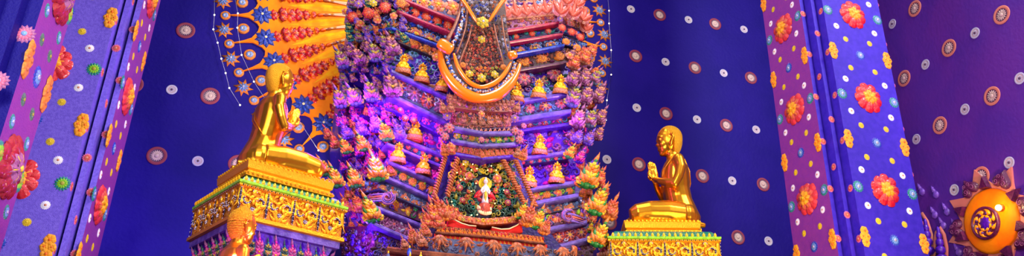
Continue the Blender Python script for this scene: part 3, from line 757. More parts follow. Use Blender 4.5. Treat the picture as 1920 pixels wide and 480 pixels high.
LW_ = wing('left', [
 ('u0', 'p', [(655, 0, 22, 9.9), (735, -30, 2, 9.35), (862, -30, 38, 9.45)], 'indigo', [('rel', pal_mix+['white_paint', 'yellow'], 1, .085), o('ros_peach', 8, .24, v=.3), o('ros_red', 7, .2, v=.72)]),
 ('u1', 't', [(760, -1, 5, 9.3), (856, 38, 45, 9.4)], 'red_band', None),
 ('u2', 'p', [(748, 0, 22, 9.35), (850, 40, 64, 9.45)], 'blue', [('rel', ['blue', 'teal', 'green_dark', 'navy'], 1, .08, 'cp'), o('ros_red', 5, .42)]),
 ('u3', 't', [(744, 19, 25, 9.28), (852, 62, 69, 9.38)], 'red_band', None),
 ('u4', 'p', [(655, 46, 68, 9.95), (735, 24, 52, 9.35), (845, 68, 92, 9.45)], 'navy', [('rel', ['blue', 'navy', 'blue_pale'], 1, .07), o('fan_peach', 8, .46, v=.12, nm='fan_relief')]),
 ('u5', 't', [(655, 67, 72, 9.9), (735, 51, 56, 9.34), (846, 92, 97, 9.44)], 'blue', None),
 ('u6', 'p', [(660, 72, 92, 9.95), (740, 56, 76, 9.4), (836, 96, 116, 9.5)], 'brown_dark', [('rel', pal_warm, 1, .08), o('ros_orange', 8, .42)]),
 ('a_r', 'r', [(650, 85, 150, 10.2), (732, 72, 140, 9.5), (845, 112, 190, 9.58)], 'violet', [('rel', pal_blue+['lilac', 'mauve'], 1, .11)]),
 ('a_t', 't', [(733, 131, 139, 9.3), (845, 182, 190, 9.42)], 'violet_trim', None),
 ('a_p', 'p', [(735, 139, 174, 9.36), (842, 189, 226, 9.48)], 'grey_blue', [('rel', ['silver', 'grey_blue', 'mauve', 'plum', 'blue_pale'], 1, .09), o(['ros_crimson', 'ros_plum'], 4, .43)]),
 ('a_u', 't', [(730, 174, 183, 9.3), (838, 226, 235, 9.42)], 'violet_trim', None),
 ('a_q', 'p', [(640, 200, 232, 10.1), (732, 183, 206, 9.45), (835, 233, 252, 9.48)], 'violet', [('rel', pal_mag, 1, .1), o('ros_magenta', 9, .45)]),
 ('b_t0', 't', [(640, 190, 198, 10.0), (738, 205, 210, 9.4), (832, 252, 258, 9.5)], 'violet', None),
 ('b_r', 'r', [(640, 215, 290, 10.25), (735, 200, 262, 9.58), (830, 240, 300, 9.58)], 'violet', [('rel', pal_mag, 1, .12)]),
 ('b_t', 't', [(732, 249, 256, 9.3), (828, 288, 295, 9.42)], 'violet_trim', None),
 ('b_p', 'p', [(732, 256, 268, 9.36), (826, 294, 308, 9.48)], 'navy', [('rel', ['green', 'teal', 'green_dark'], 1, .06, 'cp'), o('ros_red', 7, .42)]),
 ('b_u', 't', [(725, 267, 273, 9.3), (824, 308, 314, 9.42)], 'violet_trim', None),
 ('c_r', 'r', [(640, 268, 345, 10.3), (728, 262, 318, 9.58), (822, 300, 350, 9.58)], 'violet', [('rel', pal_mag, 1, .12)]),
 ('c_t', 't', [(728, 300, 308, 9.3), (822, 342, 350, 9.42)], 'violet_trim', None),
 ('c_p', 'p', [(728, 308, 330, 9.36), (818, 350, 372, 9.48)], 'indigo', [('rel', ['green', 'green_dark', 'lime', 'violet_trim'], 1, .06, 'cp'), o('ros_orange', 5, .42)]),
 ('c_u', 't', [(714, 325, 333, 9.3), (814, 371, 379, 9.42)], 'violet_trim', None),
 ('d_p', 'p', [(655, 345, 366, 9.9), (712, 335, 355, 9.36), (808, 380, 398, 9.48)], 'grey_blue', [('rel', ['silver', 'blue_pale', 'peach', 'coral', 'grey_blue'], 1, .05), o('fan_peach', 9, .4, v=.1, nm='fan_relief')]),
 ('d_q', 'p', [(660, 366, 395, 9.95), (712, 356, 388, 9.45), (802, 398, 420, 9.55)], 'plum', [('rel', pal_pur+['orange', 'yellow', 'green'], 1, .08), o('ros_orange', 7, .3)]),
 ('d_t', 't', [(705, 386, 394, 9.3), (800, 424, 432, 9.42)], 'violet_trim', None),
 ('e_p', 'p', [(703, 394, 420, 9.36), (795, 432, 456, 9.48)], 'mauve', [('rel', ['plum', 'mauve', 'silver'], 1, .08), o('ros_plum', 4, .48)]),
 ('e_t', 't', [(698, 416, 425, 9.3), (790, 455, 463, 9.42)], 'violet_trim', None),
 ('f_p', 'p', [(640, 425, 500, 9.9), (700, 424, 500, 9.4), (790, 462, 520, 9.5)], 'plum', [('rel', ['plum', 'violet', 'brown_dark', 'indigo'], 1, .08)]),
])
RW_ = wing('right', [
 ('u0', 'p', [(940, -25, 38, 9.4), (1045, -30, 28, 9.3), (1095, -20, 40, 9.9)], 'peach', [('rel', pal_mix+['white_paint'], 1, .08), o('lotus_pink', 12, .42, v=.05, nm='lotus_bud')]),
 ('u1', 'p', [(948, 38, 57, 9.42), (1045, 26, 42, 9.32), (1095, 40, 56, 9.9)], 'mauve', [('rel', ['peach', 'mauve', 'coral', 'brown'], 1, .07)]),
 ('u2', 't', [(944, 57, 63, 9.35), (1048, 41, 46, 9.25)], 'red_band', None),
 ('u3', 'p', [(952, 63, 79, 9.42), (1050, 47, 62, 9.32), (1100, 60, 75, 9.9)], 'navy', [('rel', ['blue', 'teal', 'navy'], 1, .07, 'cp'), o('ros_red', 7, .42)]),
 ('u4', 't', [(948, 79, 84, 9.35), (1055, 62, 67, 9.25)], 'red_band', None),
 ('u5', 'p', [(960, 84, 102, 9.42), (1056, 67, 84, 9.32), (1100, 80, 96, 9.9)], 'navy', [('rel', ['blue', 'navy', 'blue_pale'], 1, .07), o('fan_peach', 7, .5, v=.12, nm='fan_relief')]),
 ('u6', 't', [(958, 101, 106, 9.4), (1058, 83, 88, 9.3)], 'blue', None),
 ('u7', 'p', [(968, 107, 132, 9.5), (1060, 90, 116, 9.4), (1100, 98, 118, 9.95)], 'brown_dark', [('rel', pal_warm+['plum'], 1, .09), o('ros_orange', 6, .36)]),
 ('u8', 't', [(966, 131, 136, 9.44), (1062, 115, 120, 9.34)], 'plum', None),
 ('a_r', 'r', [(950, 134, 196, 9.54), (1065, 116, 178, 9.55), (1105, 120, 180, 10.2)], 'violet', [('rel', pal_blue+['mauve'], 1, .11), o('ros_pink', 4, .25, v=.65, out=.05)]),
 ('a_t', 't', [(948, 190, 199, 9.42), (1068, 172, 181, 9.28)], 'violet_trim', None),
 ('a_p', 'p', [(948, 198, 224, 9.48), (1066, 180, 206, 9.34)], 'grey_blue', [('rel', ['grey_blue', 'blue_pale', 'plum', 'teal'], 1, .08), o(['ros_crimson', 'ros_pink'], 4, .45)]),
 ('a_u', 't', [(948, 224, 234, 9.42), (1070, 205, 214, 9.28)], 'violet_trim', None),
 ('a_q', 'p', [(950, 232, 248, 9.52), (1072, 213, 230, 9.4), (1110, 215, 235, 9.95)], 'plum', [('rel', ['plum', 'magenta', 'mauve', 'teal', 'orange'], 1, .08), o('ros_crimson', 8, .45)]),
 ('b_t0', 't', [(950, 246, 252, 9.5), (1075, 229, 235, 9.35)], 'violet', None),
 ('b_r', 'r', [(950, 246, 305, 9.58), (1075, 230, 292, 9.5), (1100, 235, 295, 10.2)], 'violet', [('rel', pal_mag, 1, .12)]),
 ('b_t', 't', [(955, 297, 303, 9.42), (1068, 283, 289, 9.28)], 'violet_trim', None),
 ('b_p', 'p', [(957, 303, 312, 9.48), (1066, 289, 298, 9.34)], 'navy', [('rel', ['green', 'teal', 'green_dark'], 1, .05, 'cp'), o('ros_red', 7, .5)]),
 ('c_r', 'r', [(955, 310, 362, 9.58), (1080, 296, 345, 9.5), (1100, 300, 345, 10.2)], 'violet', [('rel', pal_mag, 1, .12)]),
 ('c_t', 't', [(968, 356, 364, 9.42), (1080, 339, 347, 9.28)], 'violet_trim', None),
 ('c_p', 'p', [(972, 364, 383, 9.48), (1078, 347, 364, 9.34)], 'indigo', [('rel', ['green', 'teal', 'lime', 'orange'], 1, .06, 'cp'), o(['ros_orange', 'ros_peach'], 5, .48)]),
 ('c_u', 't', [(985, 381, 391, 9.42), (1084, 363, 373, 9.28)], 'violet_trim', None),
 ('d_p', 'p', [(992, 391, 406, 9.48), (1084, 373, 390, 9.34), (1110, 380, 396, 9.8)], 'grey_blue', [('rel', ['silver', 'blue_pale', 'peach', 'coral', 'grey_blue'], 1, .05), o('fan_peach', 8, .42, v=.1, nm='fan_relief')]),
 ('d_q', 'p', [(998, 406, 432, 9.5), (1088, 390, 416, 9.36), (1110, 395, 420, 9.8)], 'plum', [('rel', pal_pur+['lime', 'coral', 'lilac'], 1, .08), o('ros_peach', 6, .3)]),
 ('d_t', 't', [(1005, 431, 440, 9.42), (1100, 413, 422, 9.28)], 'violet_trim', None),
 ('e_p', 'p', [(1015, 440, 464, 9.48), (1100, 422, 446, 9.34)], 'mauve', [('rel', ['plum', 'mauve', 'silver'], 1, .07), o('ros_crimson', 4, .5)]),
 ('e_t', 't', [(1030, 463, 472, 9.42), (1108, 444, 453, 9.28)], 'violet_trim', None),
 ('f_p', 'p', [(1030, 472, 510, 9.5), (1112, 452, 500, 9.36)], 'plum', [('rel', ['plum', 'violet', 'brown_dark'], 1, .07)]),
])
# volutes
for x, y, bb, s in ((725, 371, 9.3, 1), (1065, 407, 9.27, -1)):
    w_ = MB(); b = MB(); k = PB(x, y, bb); M = frame(k, E1, EZ, depth(k)/1490*17)
    for j in range(3): curl(b, 0, 0, .6+j*.5, 1-.2*j, ('mauve', 'lilac', 'mauve')[j], -s, 1.2, .16, .1+.1*j)
    for j in range(4): horn(b, .3*s*-1*-1, -.4+.25*j, 0 if s < 0 else pi, 2.6, .14, .25*s, ('lilac', 'mauve', 'coral', 'lilac')[j], z=.05)
    w_.merge(b, M); build('naga_volute', w_, thr)
# ---- flame finials (x, ybase, height px, b, template)
def fin(L, nm='flame_finial'):
    for x, y, h, bb, tn in L:
        P = PB(x, y, bb); S = h*depth(P)/1490*1.02
        M = frame(P, E1, EZ, S)
        cc = 905; sd = 1 if x < cc else -1; dd = min(1, abs(x-cc)/220)
        tilt = random.uniform(-.1, .1)+sd*.28*dd; t2 = tn+('_R' if sd < 0 and tn.startswith('kr_') else ''); inst(t2, nm, M@rz(tilt), thr)
fin([(645, 128, 50, 9.75, 'kr_mauve_y'), (678, 122, 48, 9.6, 'kr_mauve'), (706, 115, 50, 9.45, 'kr_mauve_y'), (738, 104, 54, 9.3, 'kr_mauve'),
     (658, 108, 34, 9.8, 'kr_mauve'), (692, 100, 34, 9.6, 'kr_mauve'), (722, 90, 34, 9.4, 'kr_mauve_y'),
     (640, 203, 52, 9.75, 'kr_mauve_y'), (668, 198, 52, 9.6, 'kr_mauve_y'), (698, 190, 55, 9.45, 'kr_mauve_y'), (736, 182, 62, 9.28, 'kr_mauve'),
     (654, 262, 42, 9.7, 'kr_lilac'), (680, 255, 42, 9.55, 'kr_lilac'), (706, 248, 46, 9.42, 'kr_lilac'), (750, 262, 44, 9.3, 'kr_lilac'), (765, 250, 30, 9.4, 'kr_mauve'),
     (630, 278, 36, 9.8, 'kr_coral'), (652, 288, 42, 9.7, 'kr_orange'), (684, 283, 46, 9.5, 'kr_orange'), (726, 264, 50, 9.3, 'kr_orange'),
     (632, 352, 54, 9.7, 'kr_orange'), (668, 352, 54, 9.5, 'kr_orange'), (709, 340, 68, 9.3, 'kr_orange'), (735, 330, 30, 9.35, 'kr_obr'),
     (700, 418, 66, 9.2, 'kr_orange'), (676, 398, 46, 9.6, 'kr_coral'), (650, 398, 40, 9.7, 'kr_coral'), (664, 330, 30, 9.9, 'kr_lilac'), (618, 262, 34, 9.9, 'kr_coral'), (690, 330, 30, 9.8, 'kr_magenta'), (612, 330, 46, 9.9, 'kr_orange'),
     (640, 238, 30, 9.9, 'kr_magenta'), (668, 228, 30, 9.8, 'kr_magenta'), (700, 220, 30, 9.6, 'kr_magenta'), (722, 228, 30, 9.5, 'kr_magenta')])
fin([(1072, 130, 44, 9.3, 'kr_coral'), (1092, 120, 42, 9.5, 'kr_coral'), (1104, 105, 40, 9.7, 'kr_coral'), (1068, 160, 46, 9.25, 'kr_mauve'), (1090, 160, 46, 9.4, 'kr_mauve'), (1110, 158, 44, 9.6, 'kr_mauve_y'),
     (1070, 200, 56, 9.25, 'kr_mauve_y'), (1094, 196, 52, 9.4, 'kr_mauve'), (1115, 192, 50, 9.6, 'kr_mauve'), (1126, 175, 30, 9.8, 'kr_mauve'), (1080, 240, 54, 9.25, 'kr_mauve'), (1102, 238, 50, 9.4, 'kr_mauve_y'), (1120, 232, 46, 9.6, 'kr_mauve'),
     (1078, 268, 40, 9.3, 'kr_lilac'), (1098, 272, 42, 9.4, 'kr_lilac'), (1116, 262, 40, 9.6, 'kr_mauve'), (1064, 296, 36, 9.25, 'kr_orange'), (1084, 306, 38, 9.35, 'kr_magenta'),
     (1098, 352, 76, 9.2, 'kr_orange'), (1120, 348, 44, 9.4, 'kr_coral'), (1108, 320, 36, 9.5, 'kr_lilac'), (1112, 402, 72, 9.15, 'kr_orange'), (1138, 412, 60, 9.3, 'kr_obr'), (1128, 370, 34, 9.5, 'kr_coral'),
     (1116, 462, 66, 9.15, 'kr_orange'), (1132, 490, 56, 9.3, 'kr_brown'), (1085, 350, 36, 9.25, 'kr_obr')])
# smaller flame leaves crowding the corners behind the big finials
rnd = random.Random(21)
def crowd(xa, xb, ya, yb, step, bfn, pick, par=thr):
    y = ya
    while y < yb:
        x = xa(y)+rnd.uniform(0, step*.5)
        while x < xb(y):
            xx, y2 = x+rnd.uniform(-3, 3), y+rnd.uniform(-4, 4); P = PB(xx, y2, bfn(xx)); S = rnd.uniform(22, 33)*depth(P)/1490
            inst(rnd.choice(pick(y2))+('_R' if xx > 905 else ''), 'flame_leaf', frame(P, E1, EZ, S)@rz(rnd.uniform(-.3, .3)+(.25 if xx < 905 else -.25)), par); x += step
        y += step*.95
def pickL(y): return ['kr_mauve', 'kr_coral', 'kr_mauve_y'] if y < 125 else ['kr_mauve', 'kr_mauve_y', 'kr_lilac'] if y < 210 else ['kr_lilac', 'kr_magenta', 'kr_magenta', 'kr_coral'] if y < 320 else ['kr_magenta', 'kr_coral', 'kr_lilac', 'kr_orange', 'kr_mauve']
crowd(lambda y: 642 if y < 330 else 655, lambda y: 738 if y < 300 else 715, 96, 440, 21, lambda x: 9.95-.5*(x-640)/95, pickL)
def pickR(y): return ['kr_coral', 'kr_mauve'] if y < 130 else ['kr_mauve', 'kr_mauve_y', 'kr_lilac', 'kr_coral'] if y < 290 else ['kr_magenta', 'kr_orange', 'kr_coral', 'kr_lilac'] if y < 360 else ['kr_orange', 'kr_obr', 'kr_coral', 'kr_brown']
crowd(lambda y: 1066 if y < 290 else 1085, lambda y: 1112 if y < 240 else (1104 if y < 320 else 1126), 112, 470, 17, lambda x: 9.35+.45*max(0, x-1066)/50, pickR)
crowd(lambda y: 736, lambda y: 762, 205, 300, 19, lambda x: 9.5, lambda y: ['kr_magenta', 'kr_lilac', 'kr_mauve'])
crowd(lambda y: 652, lambda y: 765, 14, 92, 17, lambda x: 9.85-.5*(x-640)/110, lambda y: ['kr_green', 'kr_mauve_y', 'kr_coral', 'kr_lilac'])
# rose clusters and lotus tips on the upper corners
def blob(L, nm='rosette'):
    for x, y, r, bb, tn in L:
        P = PB(x, y, bb); S = r*depth(P)/1490; inst(tn, nm, frame(P, E1, EZ, (S, S, S*.8)), thr)
blob([(662, 32, 13, 9.7, 'ros_red'), (691, 25, 13, 9.5, 'ros_red'), (722, 14, 13, 9.3, 'ros_red'), (752, 6, 11, 9.2, 'ros_orange'), (648, 22, 8, 9.9, 'ros_peach'), (676, 44, 8, 9.6, 'ros_peach'), (708, 38, 8, 9.4, 'ros_peach'), (700, 6, 8, 9.4, 'ros_gold'), (672, 8, 9, 9.6, 'ros_mauve'),
      (738, 30, 8, 9.25, 'ros_peach'), (1054, 52, 9, 9.2, 'ros_red'), (1072, 60, 9, 9.4, 'ros_red'), (1088, 70, 9, 9.6, 'ros_red'), (1062, 78, 8, 9.2, 'ros_orange'), (1082, 90, 9, 9.4, 'ros_orange'), (1098, 96, 9, 9.6, 'ros_red'), (1050, 36, 7, 9.2, 'ros_mauve'), (1068, 104, 8, 9.2, 'ros_peach'), (828, 122, 9, 9.3, 'ros_peach'), (818, 108, 9, 9.3, 'ros_peach'), (836, 135, 7, 9.3, 'ros_gold'),
      (760, 222, 8, 9.3, 'ros_crimson'), (776, 226, 8, 9.3, 'ros_crimson'), (750, 206, 6, 9.3, 'ros_crimson'), (835, 205, 9, 9.2, 'ros_mauve'), (826, 245, 10, 9.2, 'ros_pink'), (830, 262, 9, 9.2, 'ros_magenta'), (968, 208, 10, 9.2, 'ros_plum'), (975, 250, 9, 9.2, 'ros_pink'), (982, 236, 7, 9.2, 'ros_pink')])
fin([(1048, 30, 30, 9.2, 'lotus_pink'), (1070, 34, 32, 9.35, 'lotus_pink'), (1090, 42, 30, 9.6, 'lotus_pink'), (1096, 60, 26, 9.75, 'lotus_pink'), (1080, 14, 26, 9.6, 'lotus_pink'), (1060, 10, 26, 9.3, 'lotus_pink')], 'lotus_bud')
# ================================================================== CENTRAL COLUMN
b = MB(); cf = [(876, -20), (938, -20), (945, 80), (955, 150), (958, 190), (958, 240), (972, 275), (1000, 400), (1060, 470), (1075, 520), (730, 520), (745, 470), (815, 400), (840, 275), (845, 235), (836, 190), (850, 120), (866, 60)]
cp = [PB(x, y, 9.3) for x, y in cf]; n = len(cp)
b.add(cp+[q+E2*1.1 for q in cp], [tuple(range(n-1, -1, -1)), tuple(range(n, 2*n))]+[(i, (i+1) % n, n+(i+1) % n, n+i) for i in range(n)], 'indigo'); build('column_core', b, thr, False)
def cband(pts, mt, trim=False, nm='cornice_panel', rl=None, orn=None, dep=.5):
    p = band(nm if not trim else 'cornice_moulding', pts, mt, trim, dep)
    if rl: rel(p, *rl[:3], seed=int(pts[0][1]))
    if orn:
        for q in orn: along(p, *q[:-1], **q[-1])
    return p
cband([(838, 176, 200, 9.1), (900, 186, 208, 8.95), (965, 188, 210, 9.1)], 'brown', rl=(['brown', 'orange_brown', 'mauve', 'peach', 'plum'], 1.2, .06), orn=[('kr_brown', 15, .8, .35, 'leaf_crest', {})])
cband([(842, 200, 236, 9.2), (900, 208, 244, 9.05), (958, 206, 240, 9.2)], 'brown_dark', rl=(['brown', 'peach', 'orange_brown', 'mauve', 'grey_blue'], 1.2, .065), orn=[('kr_brown', 7, .8, .1, 'leaf_crest', {})])
for tt in range(13):
    x = 851+tt*8.6; y = 239+tt*.35-4*sin(pi*tt/12)*-1; P = PB(x, y, 9.0); s = depth(P)/1490
    b = MB(); M = frame(P, E1, EZ, s); b.add([(M@np.array(q))[:3] for q in ((-4.5, -3, 0, 1), (4.5, -3, 0, 1), (0, 6, 0, 1), (0, -1, 4, 1))], [(0, 1, 3), (1, 2, 3), (2, 0, 3), (0, 2, 1)], 'peach'); build('pointed_tooth', b, thr, False)
cband([(846, 236, 244, 9.0), (905, 247, 255, 8.85), (962, 246, 254, 9.0)], 'violet_trim', True)
cband([(850, 243, 262, 9.06), (905, 254, 272, 8.92), (966, 253, 268, 9.06)], 'indigo', rl=(['green', 'teal', 'olive', 'green', 'lime'], 1.1, .05), orn=[(['ros_gold', 'ros_pink', 'ros_orange'], 9, .36, .5, 'rosette', {})])
cband([(846, 261, 268, 9.0), (905, 271, 278, 8.85), (970, 267, 275, 9.0)], 'violet_trim', True)
cband([(845, 267, 284, 9.06), (905, 277, 294, 8.9), (975, 274, 290, 9.06)], 'brown_dark', rl=(pal_warm, 1, .05), orn=[('kr_obr', 13, 1.1, -.1, 'leaf_crest', {})])
cband([(842, 284, 292, 9.05), (905, 294, 301, 8.92), (972, 290, 297, 9.05)], 'violet', True)
blob([(842, 240, 12, 8.95, 'ros_pink'), (834, 256, 10, 8.95, 'ros_pink'), (845, 275, 9, 8.9, 'ros_peach'), (966, 246, 10, 8.95, 'ros_pink'), (974, 262, 10, 8.95, 'ros_pink'), (965, 222, 9, 9, 'ros_mauve'), (838, 218, 9, 9, 'ros_mauve'), (903, 262, 7, 8.82, 'ros_pink'), (903, 214, 7, 8.85, 'ros_peach')])
fin([(835, 292, 34, 8.95, 'kr_obr'), (978, 300, 34, 8.95, 'kr_obr'), (968, 296, 26, 8.95, 'kr_brown'), (832, 212, 30, 9.0, 'kr_brown'), (968, 210, 26, 9.0, 'kr_brown'), (846, 290, 26, 8.9, 'kr_coral'), (845, 210, 26, 8.95, 'kr_brown')])
# niche: backing, scroll foliage, deity
def ppoly(pts, bb, th, mt):
    b = MB(); P = [PB(x, y, bb) for x, y in pts]; n = len(P)
    b.add(P+[q+E2*th for q in P], [tuple(range(n-1, -1, -1)), tuple(range(n, 2*n))]+[(i, (i+1) % n, n+(i+1) % n, n+i) for i in range(n)], mt); return b
niche = ppoly([(850, 290), (905, 298), (958, 294), (985, 402), (905, 416), (832, 402)], 9.15, .1, 'black_blue'); NB = build('niche_back', niche, thr, False)
b = MB(); rnd = random.Random(4)
def halfw(y): return (850-(y-290)*.18+3, 955+(y-290)*.27-2)
yy = 298
while yy < 408:
    x0, x1 = halfw(yy); nx = int((x1-x0)/7)
    for i in range(nx+1):
        x = x0+(x1-x0)*i/nx+rnd.uniform(-2, 2); y = yy+rnd.uniform(-2.5, 2.5)
        if abs(x-907) < 13 and y > 326: continue
        P = PB(x, y, 9.13); s = depth(P)/1490
        c = rnd.choice(['olive', 'olive', 'yellow', 'green_grey'] if y < 335 else ['green_dark', 'green_grey', 'green_grey', 'teal', 'olive'])
        q = rnd.random(); M = frame(P, E1, EZ, s*rnd.uniform(6.2, 8.8))@rz(rnd.uniform(0, 6.3))
        if q < .5: b.merge(CURLS[rnd.randrange(2)], M@sc(1, 1, 1.8), {'X': c})
        elif q < .85: b.merge(LEAF, M@T((0, 0, .2)), {'X': c})
        else: b.merge(BUD, M@T((0, 0, .3)), {'X': 'coral', 'Y': 'yellow'})
    yy += 7
build('foliage_scroll', b, NB)['kind'] = 'stuff'
blob([(873, 305, 7, 9.05, 'ros_gold'), (938, 312, 7, 9.05, 'ros_gold'), (862, 352, 7, 9.05, 'ros_crimson'), (867, 375, 6, 9.05, 'ros_crimson'), (950, 360, 6, 9.05, 'ros_crimson'), (952, 380, 7, 9.05, 'ros_crimson'), (903, 298, 8, 9.0, 'ros_peach'), (880, 330, 9, 9.05, 'ros_peach'), (932, 335, 9, 9.05, 'ros_peach')])
for i in range(26):
    y = rnd.uniform(300, 405); x0, x1 = halfw(y); x = rnd.uniform(x0+3, x1-3)
    P = PB(x, y, 9.02); b = MB(); ell(b, P, .008, 'fairy', 6, 4); build('fairy_bulb', b, NB)
# twisted rope columns
def rope(x0, y0, x1, y1, r, bb, mt='orange_brown'):
    b = MB(); A_ = PB(x0, y0, bb); B_ = PB(x1, y1, bb); L = np.linalg.norm(B_-A_); rr = r*depth(A_)/1490; d_ = (B_-A_)/L
    n = int(L/(rr*1.0)); s1 = np.cross(d_, E2); s1 /= np.linalg.norm(s1)
    sweep(b, [A_, B_], rr*.6, 'brown', 8)
    for i in range(n):
        c = A_+d_*(L*(i+.5)/n); sweep(b, [c-s1*rr*1.0-d_*rr*.55, c-s1*rr*.4-d_*rr*.2-E2*rr*.7, c+s1*rr*.4+d_*rr*.2-E2*rr*.7, c+s1*rr*1.0+d_*rr*.55], [rr*.25, rr*.45, rr*.45, rr*.25], mt, 6)
    build('twisted_column', b, thr)
rope(835, 292, 811, 378, 5, 8.98); rope(858, 296, 838, 368, 5, 9.0); rope(943, 300, 985, 385, 5, 9.0); rope(966, 300, 1004, 388, 5, 8.98)
for (x, y, h) in ((812, 420, 56), (830, 415, 60), (824, 430, 44), (842, 412, 40), (803, 428, 40), (988, 425, 58), (1005, 430, 52), (975, 412, 44), (1018, 440, 42), (795, 442, 34), (850, 408, 26)):
    fin([(x, y, h, 8.85, ('kr_orange', 'kr_obr', 'kr_coral')[int(x) % 3] if x not in (830, 988) else 'kr_obr')])
# festoon panel under the niche
for pts in ([(842, 405), (862, 417), (880, 423), (893, 422), (893, 432), (870, 431), (840, 424)], [(922, 427), (945, 430), (965, 425), (978, 418), (980, 436), (950, 440), (922, 437)]):
    build('red_festoon', ppoly(pts, 8.9, .12, 'red_matte'), thr, False)
for pts in ([(842, 404), (852, 412), (866, 419), (880, 423), (893, 424)], [(922, 426), (940, 430), (955, 429), (968, 423), (979, 416)]):
    b = MB(); sweep(b, [PB(x, y, 8.88) for x, y in pts], .008, 'cream', 6); build('festoon_edge', b, thr)
cband([(835, 398, 408, 8.95), (905, 410, 422, 8.85), (985, 404, 416, 8.95)], 'orange_brown', rl=(['orange', 'yellow', 'olive', 'coral'], 1, .05), orn=[('ros_peach', 9, .55, .5, 'rosette', {}), ])
cband([(818, 424, 441, 8.85), (910, 431, 448, 8.7), (1020, 444, 460, 8.85)], 'brown_matte', rl=(['orange', 'orange_brown', 'red'], 1, .045), orn=[('kr_flame', 26, 1.05, -.05, 'leaf_crest', {})])
cband([(816, 434, 438, 8.78), (910, 442, 446, 8.63), (1022, 455, 459, 8.78)], 'brown_matte', True)
cband([(814, 438, 448, 8.82), (910, 446, 456, 8.66), (1026, 459, 468, 8.82)], 'red_matte', orn=[('kr_flame', 26, 1.1, -.05, 'leaf_crest', {})])
bb_ = cband([(765, 440, 467, 8.8), (815, 445, 473, 8.55), (910, 454, 483, 8.45), (1050, 468, 496, 8.6), (1075, 462, 490, 8.9)], 'grey_blue', rl=(['brown', 'brown_dark', 'grey_blue', 'orange_brown'], 1, .06))
# triangular leaf pendants over the base moulding
for i in range(8):
    u = .06+.125*i; P, t, hh = bb_.at(u, 1.0, .05); b = MB(); M = frame(P, t, EZ, hh)
    for k_ in range(5):
        a = -pi/2+(k_-2)*.42; horn(b, 0, 0, a, .98-.13*abs(k_-2), .15, (k_-2)*.25, 'brown' if k_ % 2 else 'orange_brown', z=.03)
    for s in (-1, 1): horn(b, 0, .05, -pi/2+s*1.15, .8, .1, -s*.7, 'brown', z=.0)
    w_ = MB(); w_.merge(b, M); build('leaf_pendant', w_, bb_.ob)
cband([(730, 463, 476, 8.9), (800, 471, 485, 8.5), (905, 482, 497, 8.35), (1060, 496, 510, 8.5)], 'brown_matte', True, dep=.6)
cband([(725, 470, 520, 8.95), (800, 484, 530, 8.55), (905, 494, 540, 8.4), (1075, 505, 540, 8.6)], 'brown_matte', dep=.6)
fin([(792, 462, 34, 8.55, 'kr_brown'), (760, 468, 30, 8.7, 'kr_brown'), (776, 456, 40, 8.7, 'kr_obr'), (800, 446, 36, 8.75, 'kr_obr')])
# deity on lotus inside the niche
def figure_small(name, P, H, pal, label, cat, grp=None, standing=False):
    pass
D0 = PB(908, 402, 8.92); k = depth(D0)/1490
dv = empty('deity_figurine', D0, 'small white standing deity with yellow disc halo and red scarf inside the niche', 'figurine')
DM = frame(D0, E1, EZ, k)
b = MB()
for j in range(11):
    a = 2*pi*j/11
    for (rr, z0, L, c) in ((9, 3, 14, 'peach'), (6.5, 9, 13, 'coral')):
        M = DM@T((rr*sin(a+.3*z0), z0, rr*cos(a+.3*z0)*.6)); petal(b, M@rz(-sin(a)*.5), L, 3.6, 3, c, n=4, k=4, tipmat='cream')
for j in range(7): petal(b, DM@T(((j-3)*4.2, 5, 6))@rz(pi+(j-3)*-.22), 9, 2.4, 2.4, 'cream', n=4, k=2)
lathe(b, [(10, 20), (11, 8), (7, 2), (8, 0)], 'coral', 16, DM@rx(-pi/2)@sc(1, 1, 1)@np.diag([1, 1, 1, 1.])); build('lotus_base', b, dv)
b = MB(); bd = 'skin_white'
sweep(b, [(DM@np.array([0, y, 2, 1]))[:3] for y in (20, 26, 34, 42, 48, 54, 57, 60)], [q*k for q in (7, 6.5, 5, 4.6, 5.6, 6, 3, 2.4)], bd, 12, .7)
ell(b, (0, 65, 2), (4.2, 5.4, 4.4), bd, 12, 8, DM); ell(b, (0, 71, 2), (2, 3.5, 2), bd, 8, 6, DM); sweep(b, [(DM@np.array([0, 65, 6.3, 1]))[:3], (DM@np.array([0, 63, 7, 1]))[:3]], [.3*k, .7*k], bd, 6)
for s in (-1, 1): sweep(b, [(DM@np.array([s*q[0], q[1], q[2], 1]))[:3] for q in ((5, 52, 2), (8, 46, 3), (7, 40, 5), (2, 44, 7))], [q*k for q in (2.2, 2, 1.7, 1.3)], bd, 8)
build('body', b, dv)
b = MB(); lathe(b, [(13, 0), (13, 1.5), (11.5, 2), (11, 1)], 'yellow', 28, DM@T((0, 62, -3))); build('disc_halo', b, dv)
b = MB()
for s in (-1, 1):
    petal(b, DM@T((s*2, 48, 0))@rz(s*-2.3+0), 26, 6, 4, 'red', n=5, k=4); petal(b, DM@T((s*4, 24, 0))@rz(-s*.9), 16, 4, 3, 'red_deep', n=4, k=4)
petal(b, DM@T((0, 46, 5))@rz(pi), 26, 3, 3, 'yellow', n=5, k=4); build('scarf', b, dv)
